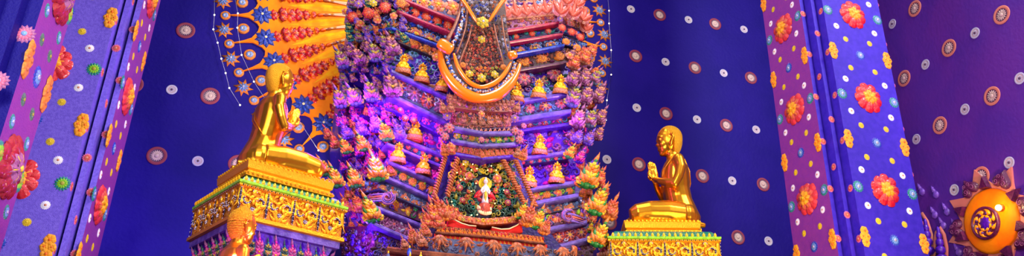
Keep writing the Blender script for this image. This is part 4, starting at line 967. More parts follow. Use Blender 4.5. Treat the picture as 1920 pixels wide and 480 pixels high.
# ================================================================== DRAPED CLOTH over the throne front
D = 8.95
cl = empty('draped_cloth', PB(903, 192, D), 'ornate jewelled cloth hanging over the throne front, edged with thick orange curved bands', 'drapery')
build('panel', ppoly([(866, -10), (945, -10), (952, 60), (962, 112), (962, 140), (940, 160), (903, 172), (868, 158), (846, 132), (846, 108), (862, 60)], 9.02, .12, 'brown_dark'), cl, False)
def ribbon(pts, w, bb, mt, hf=.6, nm='border_band', par=None, n=8):
    P = [PB(x, y, bb) for x, y in pts]
    # smooth
    Q = []; W = []
    for i in range(len(P)-1):
        p0, p1, p2, p3 = P[max(0, i-1)], P[i], P[i+1], P[min(len(P)-1, i+2)]
        for k_ in range(4):
            t = k_/4; Q.append(.5*((2*p1)+(-p0+p2)*t+(2*p0-5*p1+4*p2-p3)*t*t+(-p0+3*p1-3*p2+p3)*t**3)); W.append(w[i]*(1-t)+w[i+1]*t)
    Q.append(P[-1]); W.append(w[-1])
    s = depth(P[0])/1490/2; b = MB(); sweep(b, Q, [q*s for q in W], mt, n, hf, up=tuple(-E2)); return build(nm, b, par or cl), Q, [q*s for q in W]
outer = [(866, 18), (858, 50), (842, 78), (828, 100), (834, 132), (850, 158), (874, 176), (903, 184), (932, 176), (954, 158), (968, 136), (974, 116)]
ribbon([(824, 92), (832, 130), (850, 158), (874, 177), (903, 184), (932, 177), (953, 160), (967, 140), (976, 118)], [6, 17, 22, 25, 20, 24, 20, 13, 5], 8.9, 'orange_gloss')
ribbon([(866, -8), (862, 20), (852, 50), (838, 76)], [7, 6, 6, 8], 8.9, 'brown')
ribbon([(851, 100), (858, 124), (872, 146), (886, 158), (903, 163), (922, 158), (938, 147), (950, 132), (958, 116)], [5, 9, 10, 10, 8, 10, 9, 8, 4], 8.86, 'orange_gloss')
for nm_, seq in (('a', [(868, 10), (866, 40), (858, 66), (846, 88), (838, 104), (843, 126), (856, 148), (878, 166), (903, 172), (928, 167), (948, 151), (960, 134), (966, 118)]), ):
    o_, Q, W = ribbon(seq, [9]*13, 8.9, 'navy', .35, 'jewel_band'); rnd = random.Random(9); b = MB()
    for i in range(len(Q)-1):
        for q in range(5):
            P = Q[i]*(1-q/5)+Q[i+1]*(q/5)-E2*.015+E1*rnd.uniform(-.02, .02)+EZ*rnd.uniform(-.015, .015); ell(b, P, (rnd.uniform(.012, .022),)*3, rnd.choice(['silver', 'blue', 'silver', 'gold_dark', 'blue_pale', 'orange_brown']), 6, 4)
    build('jewels', b, o_)['kind'] = 'stuff'
for pts in ([(876, 18), (874, 45), (866, 75), (856, 100)], [(884, 50), (878, 75), (868, 100), (862, 118)], [(940, 30), (944, 60), (950, 92), (960, 112)], [(926, 45), (932, 75), (940, 105), (945, 125)]):
    ribbon(pts, [3.2]*4, 8.9, 'brown', 1., 'rib')
class Quad:                         # relief carpet over pixel polygon rows
    pass
def carpet(rows, bb, pal, h, seed, par, nm='embroidery', kinds='cpr'):
    rnd = random.Random(seed); b = MB()
    for (y, xa, xb) in rows:
        n = max(1, int((xb-xa)/h))
        for i in range(n+1):
            x = xa+(xb-xa)*i/n+rnd.uniform(-1.5, 1.5); P = PB(x, y+rnd.uniform(-1.5, 1.5), bb); M = frame(P, E1, EZ, h*.62*depth(P)/1490)@rz(rnd.uniform(0, 6.3)); c = rnd.choice(pal); q = rnd.choice(kinds)
            if q == 'c': b.merge(CURLS[rnd.randrange(2)], M@sc(1, 1, 1.5), {'X': c})
            elif q == 'p': b.merge(LEAF, M@sc(1, 1, 1.5), {'X': c})
            else: b.merge(BUD, M@sc(1, 1, 1.4), {'X': c, 'Y': rnd.choice(pal)})
    o_ = build(nm, b, par); o_['kind'] = 'stuff'; return o_
R1 = [(y, 903-17-(y-45)*.28, 903+16+(y-45)*.30) for y in range(48, 122, 4)]+[(y, 903-40+(y-120)*.9, 903+42-(y-120)*.95) for y in range(124, 154, 4)]
carpet(R1, 9.0, ['brown', 'coral', 'brown', 'red_deep', 'orange_brown', 'peach', 'plum', 'coral'], 5.4, 3, cl)
carpet([(y, 868-(y-10)*.14, 884-(y-10)*.12) for y in range(8, 60, 5)]+[(y, 862-(y-60)*.45, 874-(y-60)*.3) for y in range(60, 112, 5)], 8.98, ['silver', 'grey_blue', 'blue', 'brown', 'brown_dark', 'silver'], 6, 5, cl)
carpet([(y, 930+(y-40)*.12, 944+(y-30)*.14) for y in range(30, 110, 5)], 8.98, ['silver', 'grey_blue', 'blue', 'brown', 'brown_dark'], 6, 6, cl)
carpet([(y, 872+(y+5)*.5, 940-(y+5)*.5) for y in range(-5, 36, 5)], 8.93, ['silver', 'navy', 'blue', 'brown', 'brown_dark', 'orange_brown'], 6.5, 8, cl, 'collar_embroidery')
carpet([(y, 876+(y-135)*.7, 934-(y-135)*.7) for y in range(128, 158, 6)], 8.94, ['olive', 'orange', 'green_dark', 'coral'], 7, 11, cl, 'flower_garland')
ribbon([(862, -8), (876, 12), (888, 32), (896, 44)], [9, 8, 8, 4], 8.84, 'orange_gloss', .6, 'collar_edge'); ribbon([(950, -8), (938, 8), (926, 26), (917, 40)], [9, 8, 7, 4], 8.84, 'orange_gloss', .6, 'collar_edge')
for (x, y, r, tn) in ((905, 42, 13, 'ros_gold'), (903, 74, 8, 'ros_gold'), (903, 146, 9, 'ros_gold'), (880, 138, 8, 'ros_gold'), (928, 140, 8, 'ros_gold'), (868, 122, 7, 'ros_orange'), (944, 126, 7, 'ros_orange')):
    P = PB(x, y, 8.82 if y < 60 else 8.9); s = r*depth(P)/1490; inst(tn, 'rosette', frame(P, E1, EZ, s), cl)
for (x, y, w, h, r_a) in ((835, 87, 16, 12, -.5), (961, 103, 9, 8, .4)):
    P = PB(x, y, 8.82); k = depth(P)/1490; b = MB(); M = frame(P, E1, EZ, k)@rz(r_a)
    V = []; n = 24
    for lv, (sc_, z) in enumerate(((1, -2), (1, 1.5), (.9, 3.5), (.6, 5), (.2, 5.6))):
        for j in range(n):
            a = 2*pi*j/n; c, q = cos(a), sin(a); V.append((w*sc_*np.sign(c)*abs(c)**.6, h*sc_*np.sign(q)*abs(q)**.6, z))
    o_ = MB(); o_.add(V, [(i*n+j, i*n+(j+1) % n, (i+1)*n+(j+1) % n, (i+1)*n+j) for i in range(4) for j in range(n)]+[tuple(4*n+j for j in range(n))], 'orange_gloss'); b.merge(o_, M)
    build('folded_corner', b, cl)
# ================================================================== SMALL SEATED BUDDHAS
def mini():
    P = {}
    b = MB()   # body, facing +Z(out), up +Y, total height 1
    g = 'gold_paint'
    ell(b, (0, .3, .06), (.3, .085, .17), g, 14, 6)
    for s in (-1, 1):
        sweep(b, [(s*.08, .3, 0), (s*.27, .3, .08), (s*.12, .27, .2), (-s*.1, .29, .2)], [.07, .075, .06, .035], g, 8)
        sweep(b, [(s*.13, .56, 0), (s*.2, .47, .03), (s*.17, .38, .1), (s*.02, .35, .19)], [.05, .045, .04, .03], g, 8)
        ell(b, (s*.075, .66, .01), (.015, .05, .02), g, 6, 4)
    sweep(b, [(0, .3, 0), (0, .4, 0), (0, .5, .01), (0, .57, 0), (0, .6, 0), (0, .65, .0)], [.13, .11, .14, .13, .05, .045], g, 12, .75, up=(0, 0, 1))
    ell(b, (0, .69, .02), (.07, .085, .075), g, 12, 8); ell(b, (0, .77, .0), (.045, .04, .045), g, 8, 6); sweep(b, [(0, .8, 0), (0, .86, 0)], [.025, .008], g, 6)
    sweep(b, [(0, .69, .09), (0, .67, .105)], [.008, .014], g, 6)
    P['body'] = b
    b = MB()
    sweep(b, [(sin(a)*.13, .7+cos(a)*.16-.0, -.03) for a in np.linspace(-2.6, 2.6, 15)], .028, g, 6)
    horn(b, 0, .83, pi/2, .2, .05, 0, g)
    for s in (-1, 1):
        for q in range(3): horn(b, s*.13*sin(.6+q*.6), .7+.16*cos(.6+q*.6), pi/2-s*(.5+.3*q), .1, .03, s*-.3, g)
        sweep(b, [(s*.14, .56, -.03), (s*.22, .48, -.03), (s*.28, .38, -.03)], [.03, .03, .02], g, 6)
    P['halo_ring'] = b
    b = MB()
    for lay, (y, rr, c) in enumerate(((0.0, .4, 'orange_brown'), (.08, .36, 'peach'), (.155, .35, 'peach'))):
        for j in range(16):
            a = 2*pi*j/16+lay*.2; M = T((rr*.85*sin(a), y, rr*.5*cos(a))); M2 = M@np.array([[cos(a), 0, sin(a), 0], [0, 1, 0, 0], [-sin(a), 0, cos(a), 0], [0, 0, 0, 1]])
            petal(b, M2, .12, .07, .05, c, tip=.7, n=3, k=2)
        Mx = T((0, y, 0))@sc(1, 1, .6)@rx(-pi/2); lathe(b, [(rr*.9, 0), (rr*.86, .05), (rr*.84, .09)], c, 20, Mx)
    P['lotus_base'] = b
    return {k_: (v, v.mesh(k_)) for k_, v in P.items()}
MINI = mini()
def buddha(x, y, hpx, bb, lab):
    P = PB(x, y, bb); S = hpx*depth(P)/1490*1.03; yaw = E1
    e = link('buddha_figurine', None, T(P)); e.empty_display_size = .1; tag(e, lab, 'figurine', 'small golden seated buddhas on the throne ledges')
    for k_, (mb_, me) in MINI.items(): link(k_, me, frame(P, yaw, EZ, S), e)
for (x, y, h, bb, lab) in (
    (755, 139, 42, 9.32, 'small golden seated buddha on the throne, outermost of the upper left row of three'),
    (790, 156, 42, 9.34, 'small golden seated buddha on the throne, middle of the upper left row of three'),
    (829, 174, 42, 9.38, 'small golden seated buddha, innermost of the upper left three, beside the cloth'),
    (777, 264, 42, 9.34, 'small golden seated buddha standing alone on the middle left ledge of the throne'),
    (745, 306, 42, 9.3, 'small golden seated buddha on the lower left ledge, outer of the two'),
    (793, 328, 42, 9.36, 'small golden seated buddha on the lower left ledge, nearer the niche'),
    (968, 192, 42, 9.36, 'small golden seated buddha, innermost of the upper right three, beside the cloth'),
    (1010, 186, 42, 9.33, 'small golden seated buddha on the throne, middle of the upper right row of three'),
    (1051, 178, 42, 9.28, 'small golden seated buddha on the throne, outermost of the upper right row of three'),
    (1012, 291, 42, 9.34, 'small golden seated buddha alone on the middle right ledge of the throne'),
    (992, 353, 44, 9.4, 'small golden seated buddha on the lower right ledge, nearer the niche'),
    (1044, 345, 44, 9.33, 'small golden seated buddha on the lower right ledge, outer of the two')):
    buddha(x, y, h, bb, lab)
# pennant tips at the bottom edge
for (x, y, c, w) in ((728, 476, 'grey_blue', 'leftmost blue'), (768, 466, 'blue', 'taller blue and yellow'), (789, 478, 'yellow', 'small yellow')):
    P = PB(x, y, 8.2); s = depth(P)/1490; b = MB(); M = frame(P, E1, EZ, s)
    petal(b, M@T((0, -16, 0)), 19, 4.5, 3, c, n=5, k=4); petal(b, M@T((1.5, -20, .8)), 16, 2.2, 3, 'yellow' if c != 'yellow' else 'cream', n=4, k=4); ell(b, (0, 3, 0), (1.6, 3.2, 1.6), 'gold_paint', 8, 6, M)
    sweep(b, [P-EZ*.1, PB(x, 900, 8.2)*[1, 1, 0]+EZ*0 if False else np.array([P[0], P[1], .0])], .01, 'gold_dark', 6)
    tag(build('pennant_tip', b), f'{w} pointed pennant tip rising at the bottom edge before the throne', 'pennant')
# ================================================================== PEDESTALS
def pedestal(C0, ang, size, ztop, label, scale=1., cushion=True, cush=(.06, .94, .12, .9)):
    """C0 = near corner (ground xy), ang = direction of the front face, ztop = top of the frieze"""
    u1 = np.array([cos(ang), sin(ang), 0]); u2 = np.array([-sin(ang), cos(ang), 0])
    e = empty('pedestal', np.array([C0[0], C0[1], 0])+u1*size/2+u2*size/2, label, 'pedestal')
    ctr = np.array([C0[0], C0[1], 0])+(u1+u2)*size/2
    def ring(off, z):
        h = size/2+off; return [ctr+u1*sx*h+u2*sy*h+EZ*z for sx, sy in ((-1, -1), (1, -1), (1, 1), (-1, 1))]
    def loft(name, prof, mt, par=e):
        b = MB(); V = []
        for off, z in prof: V += ring(off, z)
        n = len(prof); f = [(i*4+j, i*4+(j+1) % 4, (i+1)*4+(j+1) % 4, (i+1)*4+j) for i in range(n-1) for j in range(4)]+[(3, 2, 1, 0), tuple((n-1)*4+j for j in range(4))]
        b.add(V, f, mt); return build(name, b, par, False)
    z = ztop; fh = .33
    fz = loft('frieze', [(0, z-fh), (0, z)], 'gold_ground')
    faces = []
    for (o0, du, out) in ((ring(0, 0)[0], u1, -u2), (ring(0, 0)[3], -u2, -u1), (ring(0, 0)[1], u2, u1)):
        faces.append((o0, du, out))
    b = MB(); bd = MB()
    for o0, du, out in faces:
        nsc = 4; w = size/nsc
        for i in range(nsc):
            cx = (i+.5)*w
            M = frame(o0+du*cx+EZ*(z-fh/2), du, EZ, 1.)
            for s in (-1, 1):
                curl(b, s*w*.22, .02, pi/2 if s > 0 else pi/2, fh*.3, 'gold_bright', -s, 1.15, .26, .0, .6) if False else None
                cb = MB(); hz = lambda *a_, **k_: horn(*a_, zz=.004, hf=.35, **k_)
                curl(cb, s*w*.24, fh*.04, -pi/2, w*.23, 'gold_bright', s, 1.35, .26, .008, .4, 14)
                hz(cb, s*w*.02, -fh*.42, pi/2-s*.3, fh*.8, .022, -s*.9, 'gold_bright', z=.006)
                hz(cb, s*w*.46, fh*.42, -pi/2-s*.25, fh*.75, .02, s*.9, 'gold_bright', z=.006)
                for q in range(4):
                    a = q*1.5+.4; hz(cb, s*w*.24+w*.12*cos(a), fh*.04+w*.12*sin(a), a+1, fh*.28, .018, 1.6*s, 'gold_bright', z=.012)
                hz(cb, s*w*.1, fh*.4, -s*.2 if s > 0 else pi+.2, w*.3, .016, -s*1.2, 'gold_bright', z=.006)
                hz(cb, s*w*.12, -fh*.38, 0 if s > 0 else pi, w*.3, .016, s*1.2, 'gold_bright', z=.006)
                b.merge(cb, M)
            ell(b, (0, fh*.3, .01), (.03, .045, .02), 'gold_bright', 8, 5, M); ell(b, (0, -.0, .01), (.02, .035, .02), 'gold_bright', 8, 5, M)
            rn = random.Random(i)
            for q in range(34):
                qx, qy = rn.uniform(-.48, .48)*w, rn.uniform(-.44, .44)*fh
                b.merge((CURLS[q % 2] if q % 3 else LEAF), M@T((qx, qy, .0))@rz(rn.uniform(0, 6.3))@sc(.034, .034, .012), {'X': 'gold_bright'})
            for (px, py, R, a0, tn_) in ((-.24*w, .04*fh, w*.13, 2.6, .55), (.24*w, .04*fh, w*.13, -.6, .55), (0, -.22*fh, w*.05, 0, .9), (-.49*w, 0, .0, 0, 0), (.0, .34*fh, w*.05, 0, .9)):
                P_ = [(px+R*cos(a0+tn_*2*pi*t/6), py+R*sin(a0+tn_*2*pi*t/6), .016) for t in range(7)] if R else [(px, -.4*fh+.13*fh*t, .016) for t in range(7)]
                dk = MB(); sweep(dk, P_, [.006, .011, .014, .014, .012, .01, .005], 'black_blue', 6, .35); b.merge(dk, M)
                for q, (qx, qy, _) in enumerate(P_):
                    for d_ in (-1, 1): ell(bd, (qx+d_*.007, qy+rn.uniform(-.005, .005), .022), (.0042,)*3, 'white_paint', 5, 4, M)
    build('gold_scrollwork', b, fz); build('pearl_studs', bd, fz)['kind'] = 'stuff'
    loft('frieze_rail', [(.012, z-.035), (.03, z-.02), (.03, z-.005), (.012, z+.005)], 'gold_bright')
    loft('frieze_rail', [(.005, z-fh-.03), (.03, z-fh-.02), (.03, z-fh+.015), (.012, z-fh+.025)], 'gold_bright')
    # bead row under green rim
    b = MB()
    for o0, du, out in faces:
        n = 54
        for i in range(n): ell(b, o0+du*size*(i+.5)/n+out*.03+EZ*(z-.012), .009, 'orange_brown' if i % 2 else 'black_blue', 5, 4)
    build('bead_row', b, e)['kind'] = 'stuff'
    loft('green_rim', [(.02, z), (.035, z+.01), (.035, z+.035), (.0, z+.04)], 'lime')
    for o0, du, out in faces[:2]:
        n = 19
        for i in range(n):
            M = frame(o0+du*size*(i+.5)/n+out*.02+EZ*(z+.03), du, EZ, .06)
            b = MB(); petal(b, M, 1., .3, .4, 'gold_paint', n=4, k=2); petal(b, M@T((0, 0, 0))@rz(.0)@sc(-1, 1, -1), 1., .3, .2, 'gold_paint', n=4, k=2); build('leaf_tooth', b, e)
    gs = loft('green_scale_slope', [(-.0, z+.035), (-.03, z+.09), (-.07, z+.13), (-.1, z+.14)], 'teal_scale')
    # cushion (gold base)
    if cushion:
        zc = z+.13
        a0, a1, b0, b1 = cush
        def r2(o_, z_):
            P = []
            for su, sv in ((a0, b0), (a1, b0), (a1, b1), (a0, b1)):
                q = np.array([C0[0], C0[1], 0])+u1*size*su+u2*size*sv; d = q-ctr; dd = u1*np.sign(d@u1)*o_+u2*np.sign(d@u2)*o_; P.append(q+dd+EZ*z_)
            return P
        b = MB(); V = []; pr = [(.03, zc-.01), (.035, zc+.02), (.01, zc+.04), (.0, zc+.06), (.02, zc+.075), (.025, zc+.12), (.03, zc+.15), (.01, zc+.17)]
        for o_, z_ in pr: V += r2(o_, z_)
        n = len(pr); b.add(V, [(i*4+j, i*4+(j+1) % 4, (i+1)*4+(j+1) % 4, (i+1)*4+j) for i in range(n-1) for j in range(4)]+[(3, 2, 1, 0), tuple((n-1)*4+j for j in range(4))], 'gold_bright')
        for (zz, oo) in ((zc+.165, .02), (zc+.015, .035)):
            R = r2(oo, zz)
            for k_ in range(4):
                A, B = R[k_], R[(k_+1) % 4]; L = np.linalg.norm(B-A); n_ = int(L/.05)
                for i in range(n_): ell(b, A+(B-A)*(i+.5)/n_, (.02, .02, .017), 'gold_bright', 6, 4)
        build('gold_seat_slab', b, e, False)
        top = zc+.17
    else: top = z+.14
    # below the frieze: lavender band, slanted lotus frieze, further mouldings down to the floor
    zb = z-fh-.03
    loft('lavender_band', [(-.02, zb-.075), (.0, zb-.07), (.0, zb)], 'violet_trim')
    sl = loft('petal_frieze', [(-.16, zb-.33), (-.1, zb-.2), (-.05, zb-.07)], 'violet')
    for o0, du, out in faces:
        n = 6
        for i in range(n):
            P = o0+du*(size*(i+.5)/n*.92+size*.04)-out*.12+EZ*(zb-.31)
            up_ = EZ*1.+out*.4; inst('kr_pinkped', 'lotus_flame', frame(P, du, up_, .27), sl)
            if i < n-1:
                P = o0+du*(size*(i+1)/n*.92+size*.04)-out*.1+EZ*(zb-.30); inst('kr_green', 'lotus_flame', frame(P, du, up_, .22), sl)
    loft('violet_moulding', [(-.17, zb-.40), (-.1, zb-.385), (-.1, zb-.34), (-.17, zb-.325)], 'violet_trim')
    sl2 = loft('flower_frieze', [(-.25, zb-.66), (-.22, zb-.5), (-.17, zb-.39)], 'lilac')
    for o0, du, out in faces[:2]:
        for i in range(7):
            P = o0+du*(size*(i+.5)/7*.74+size*.13)-out*.21+EZ*(zb-.5); inst('ros_magenta', 'rosette', frame(P, du, EZ+out*.25, (.085, .085, .05)), sl2)
    loft('violet_moulding', [(-.25, zb-.76), (-.16, zb-.74), (-.16, zb-.67), (-.24, zb-.65)], 'violet')
    loft('shaft', [(-.12, 0), (-.12, .25), (-.28, .35), (-.28, zb-.75)], 'violet')
    return e, top, u1, u2, ctr
ts = mat('teal_scale', (20, 130, 105), .35, coat=.4)
nt = ts.node_tree; tcn = nt.nodes.new('ShaderNodeTexCoord'); vo = nt.nodes.new('ShaderNodeTexVoronoi'); vo.inputs['Scale'].default_value = 45
rp = nt.nodes.new('ShaderNodeValToRGB'); rp.color_ramp.elements[0].color = lin((235, 225, 170))+(1,); rp.color_ramp.elements[1].color = lin((10, 120, 90))+(1,); rp.color_ramp.elements[0].position = .05; rp.color_ramp.elements[1].position = .3
nt.links.new(tcn.outputs['Object'], vo.inputs['Vector']); nt.links.new(vo.outputs['Distance'], rp.inputs['Fac']); nt.links.new(rp.outputs['Color'], nt.nodes['Principled BSDF'].inputs['Base Color'])
CL = PT(453, 344, 7.9)
pedL, topL, Lu1, Lu2, Lc = pedestal(CL, radians(40.9), 1.16, CL[2], 'square gold-friezed pedestal under the kneeling golden statue at left of the throne', cush=(.06, .86, .05, .68))
CR = PT(1144, 449, 10.1); CR2 = PT(1344, 443, 10.1)
aR = atan2((CR2-CR)[1], (CR2-CR)[0])
pedR, topR, Ru1, Ru2, Rc = pedestal(CR, aR-radians(2), np.linalg.norm(CR2-CR), CR[2], 'square gold-friezed pedestal under the golden statue at right of the throne', cush=(.17, .85, .12, .8))
# ================================================================== STATUES
def capsule(mb, pts, rad, n=14): sweep(mb, pts, rad, 'gold', n, 1., up=(.3, .2, .93))
def hand(mb, wrist, tip, side_dir, out_dir, s, outw):
    """flat pressed hand: palm and five fingers; outw = direction away from the other palm"""
    w = np.array(wrist); t = np.array(tip); d = (t-w); L = np.linalg.norm(d); d /= L; sd = np.array(side_dir); sd = sd-d*(sd@d); sd /= np.linalg.norm(sd); ow = np.array(outw)
    # palm
    sweep(mb, [w, w+d*L*.25, w+d*L*.5], [.026*s, .038*s, .036*s], 'gold', 12, .45, up=tuple(ow))
    Lf = (.5, .56, .52, .42)
    for i in range(4):
        o = sd*(-.027+.018*i)*s; st = w+d*L*.42+o
        sweep(mb, [st, st+d*L*Lf[i]*.5+ow*.004*s, st+d*L*Lf[i]*.85+ow*.001*s, st+d*L*Lf[i]], [.0105*s, .0098*s, .0085*s, .005*s], 'gold', 8)
    st = w+d*L*.15-sd*.03*s
    sweep(mb, [st, st-sd*.022*s+d*L*.15, st-sd*.016*s+d*L*.32, st-sd*.01*s+d*L*.4], [.014*s, .012*s, .0105*s, .006*s], 'gold', 8)
def statue(P, face_ang, H, label, hair='smooth', nm='praying_statue'):
    """local: x forward, y left, z up; unit height from seat to crown"""
    M = np.eye(4); f = np.array([cos(face_ang), sin(face_ang), 0]); l = np.array([-sin(face_ang), cos(face_ang), 0])
    M[:3, 0] = f*H*.84; M[:3, 1] = l*H; M[:3, 2] = EZ*H; M[:3, 3] = P
    M[2, 3] += .013*H; e = empty(nm, P, label, 'statue')
    b = MB(); G = 'gold'
    # torso: pelvis to neck
    def rg(x, z, ry, rx_): return (x, z, ry, rx_)
    prof = [(-.02, .03, .17, .15), (-.03, .10, .175, .15), (-.02, .18, .155, .13), (.0, .27, .138, .115), (.015, .36, .145, .115), (.02, .45, .165, .12), (.015, .54, .178, .115), (.01, .6, .16, .095), (.01, .64, .09, .07), (.02, .67, .062, .058), (.03, .70, .056, .056), (.04, .74, .05, .05)]
    V = []; n = 20
    for x, z, ry, rx_ in prof:
        for j in range(n):
            a = 2*pi*j/n; c, s_ = cos(a), sin(a); V.append((x+1.22*rx_*np.sign(c)*abs(c)**.85, ry*np.sign(s_)*abs(s_)**.85, z))
    k_ = len(prof); fs = [(i*n+j, i*n+(j+1) % n, (i+1)*n+(j+1) % n, (i+1)*n+j) for i in range(k_-1) for j in range(n)]+[tuple(range(n-1, -1, -1)), tuple((k_-1)*n+j for j in range(n))]
    b.add(V, fs, G)
    ell(b, (-.05, .085, .1), (.12, .1, .11), G, 14, 10); ell(b, (-.05, -.085, .1), (.12, .1, .11), G, 14, 10)
    for s in (-1, 1):
        # thigh, shin, foot
        capsule(b, [(-.02, s*.1, .1), (.15, s*.125, .105), (.34, s*.15, .1), (.47, s*.165, .085), (.53, s*.168, .072)], [.105, .112, .1, .082, .05])
        capsule(b, [(.5, s*.165, .062), (.35, s*.175, .05), (.15, s*.17, .045), (-.05, s*.12, .04), (-.12, s*.09, .035)], [.06, .062, .052, .04, .034])
        capsule(b, [(-.1, s*.1, .03), (-.17, s*.08, .025), (-.24, s*.07, .02)], [.034, .03, .02])
        ell(b, (.095, s*.065, .47), (.04, .06, .05), G, 12, 8)
        # shoulder, arm
        ell(b, (.01, s*.175, .58), (.062, .058, .06), G, 12, 10)
        capsule(b, [(.01, s*.19, .58), (.0, s*.215, .49), (.03, s*.225, .41), (.07, s*.222, .345)], [.058, .054, .047, .042])
        ell(b, (.075, s*.222, .34), (.042, .042, .042), G, 10, 8)
        capsule(b, [(.075, s*.222, .34), (.13, s*.17, .365), (.19, s*.09, .41), (.225, s*.026, .45)], [.043, .042, .032, .024])
        hand(b, (.222, s*.028, .445), (.265, s*.012, .635), (-1, 0, .2), None, 1.12, (0, s, 0))
    # head
    hx, hz = .065, .845
    b_main = b; b = MB()
    ell(b, (hx, 0, hz+.02), (.108, .088, .12), G, 20, 14); ell(b, (hx-.015, 0, hz+.05), (.108, .09, .1), G, 20, 14)
    ell(b, (hx+.035, 0, hz-.055), (.066, .062, .075), G, 16, 10); ell(b, (hx+.062, 0, hz-.108), (.03, .03, .024), G, 12, 8)
    for s in (-1, 1):
        ell(b, (hx+.06, s*.04, hz-.03), (.034, .028, .04), G, 10, 8)
        sweep(b, [(hx+.1, s*.016, hz+.03), (hx+.098, s*.045, hz+.037), (hx+.075, s*.07, hz+.022)], [.006, .008, .005], G, 8)
        ell(b, (hx+.086, s*.038, hz+.005), (.016, .024, .0125), G, 10, 6)
        # ears: long lobes
        sweep(b, [(hx-.005, s*.088, hz+.035), (hx-.02, s*.1, hz+.045), (hx-.028, s*.1, hz+.01), (hx-.012, s*.092, hz-.03), (hx-.002, s*.088, hz-.075)], [.012, .014, .013, .015, .01], G, 8)
    sweep(b, [(hx+.086, 0, hz+.045), (hx+.094, 0, hz+.02), (hx+.1, 0, hz-.002), (hx+.106, 0, hz-.024), (hx+.092, 0, hz-.042)], [.012, .014, .016, .018, .014], G, 10)
    for s in (-1, 1): ell(b, (hx+.096, s*.014, hz-.034), (.014, .011, .01), G, 8, 6)
    ell(b, (hx+.09, 0, hz-.062), (.017, .03, .0085), G, 12, 6); ell(b, (hx+.087, 0, hz-.077), (.017, .024, .009), G, 12, 6)
    HS = T((hx-.006, 0, .82))@sc(1.17, 1.06, 1.05)@T((-hx, 0, -hz)); b_main.merge(b, HS); b = b_main
    b2 = MB(); b2.merge(b, M)
    o = build('body', b2, e)
    rm = o.modifiers.new('r', 'REMESH'); rm.mode = 'VOXEL'; rm.voxel_size = .0058*H; rm.use_smooth_shade = True
    sm = o.modifiers.new('s', 'SMOOTH'); sm.factor = .5; sm.iterations = 4
    # hair cap
    b = MB()
    hb = MB(); nu, nv = 46, 26; cx, cz = hx-.018, hz+.045
    for i in range(nv):
        for j in range(nu):
            ph = pi*(i+.5)/nv; th = 2*pi*(j+.5*(i % 2))/nu; x, y, z = sin(ph)*cos(th), sin(ph)*sin(th), cos(ph)
            if z < -.95: continue
            # hairline: forehead, around ears, down to the nape
            if x > .35+.35*0 and z < .55: continue
            if z < -.05 and x > -.15: continue
            if sin(ph) < .3 and (j % 3): continue
            p = (cx+.114*x, .096*y, cz+.108*z-(.06*max(0, -z) if x < 0 else 0))
            if hair == 'curly': ell(hb, p, (.0105,)*3, 'gold_hair', 6, 5)
    if hair == 'smooth':
        V = []; nu, nv = 90, 44
        V = []; F_ = []; idx = {}
        def keep(x, y, z): return not (x > .42 and z < .5) and not (z < -.05 and x > -.1)
        for i in range(nv+1):
            for j in range(nu):
                ph = .02+ (pi*.86)*i/nv; th = 2*pi*j/nu; x, y, z = sin(ph)*cos(th), sin(ph)*sin(th), cos(ph)
                idx[i, j] = len(V); V.append((x, y, z))
        for i in range(nv):
            for j in range(nu):
                q = [idx[i, j], idx[i+1, j], idx[i+1, (j+1) % nu], idx[i, (j+1) % nu]]
                if all(keep(*V[t]) for t in q): F_.append(tuple(q))
        VV = [(cx+.112*x, .094*y, cz+.106*z-(.085*max(0, -z) if x < 0 else 0)) for x, y, z in V]
        VI = [(cx+.09*x, .075*y, cz+.086*z-(.085*max(0, -z) if x < 0 else 0)) for x, y, z in V]
        hb.add(VV, F_, 'gold_hair')
    else:
        ell(hb, (cx-.005, 0, cz+.1), (.05, .045, .035), 'gold_hair', 14, 8)
    b2 = MB(); b2.merge(hb, M@HS)
    ho = build('hair', b2, e)
    if hair == 'smooth':
        so = ho.modifiers.new('so', 'SOLIDIFY'); so.thickness = .012*H; so.offset = -1
    # robe hem: raised edge over the left shoulder down back and chest
    b = MB()
    path_ = [(.13, .02, .33), (.13, .06, .42), (.12, .1, .52), (.055, .13, .615), (.0, .125, .632), (-.055, .1, .6), (-.1, .05, .51), (-.115, -.02, .42), (-.1, -.09, .34), (-.07, -.14, .27)]
    path = [(x*1.2, y, z) for x, y, z in path_]
    b0 = MB(); sweep(b0, path, [.003]+[.007]*8+[.002], 'gold', 6); sweep(b0, [(x-.002, y+.035, z+.0) for x, y, z in path], [.002]+[.005]*8+[.002], 'gold', 6); b.merge(b0, M); build('robe_hem', b, e)
    return e
angL = radians(36)
# left statue: seat centre on the slab
SL = Lc*[1, 1, 0]-Lu1*.25-Lu2*.17+EZ*(topL-.005)
statue(SL, angL, 1.38, 'golden statue kneeling with palms pressed, seen from behind, on the left pedestal')
SRp = PT(1273, 400, depth(Rc*[1, 1, 0]+EZ*topR)) 
SRp = np.array([SRp[0], SRp[1], topR-.005])
statue(SRp, pi+aR, 1.57, 'golden statue kneeling with palms pressed, shown in profile on the right pedestal')
PF = PT(413, 612, 7.0)
statue(PF, radians(42), 1.1, 'golden curly-haired statue seen from behind, head and shoulders at the bottom edge', 'curly')
pedestal(np.array([PF[0], PF[1], 0])-np.array([0, .62, 0]), radians(42), .85, PF[2]-.2, 'lower gold pedestal under the curly-haired golden statue, below the frame')[0]
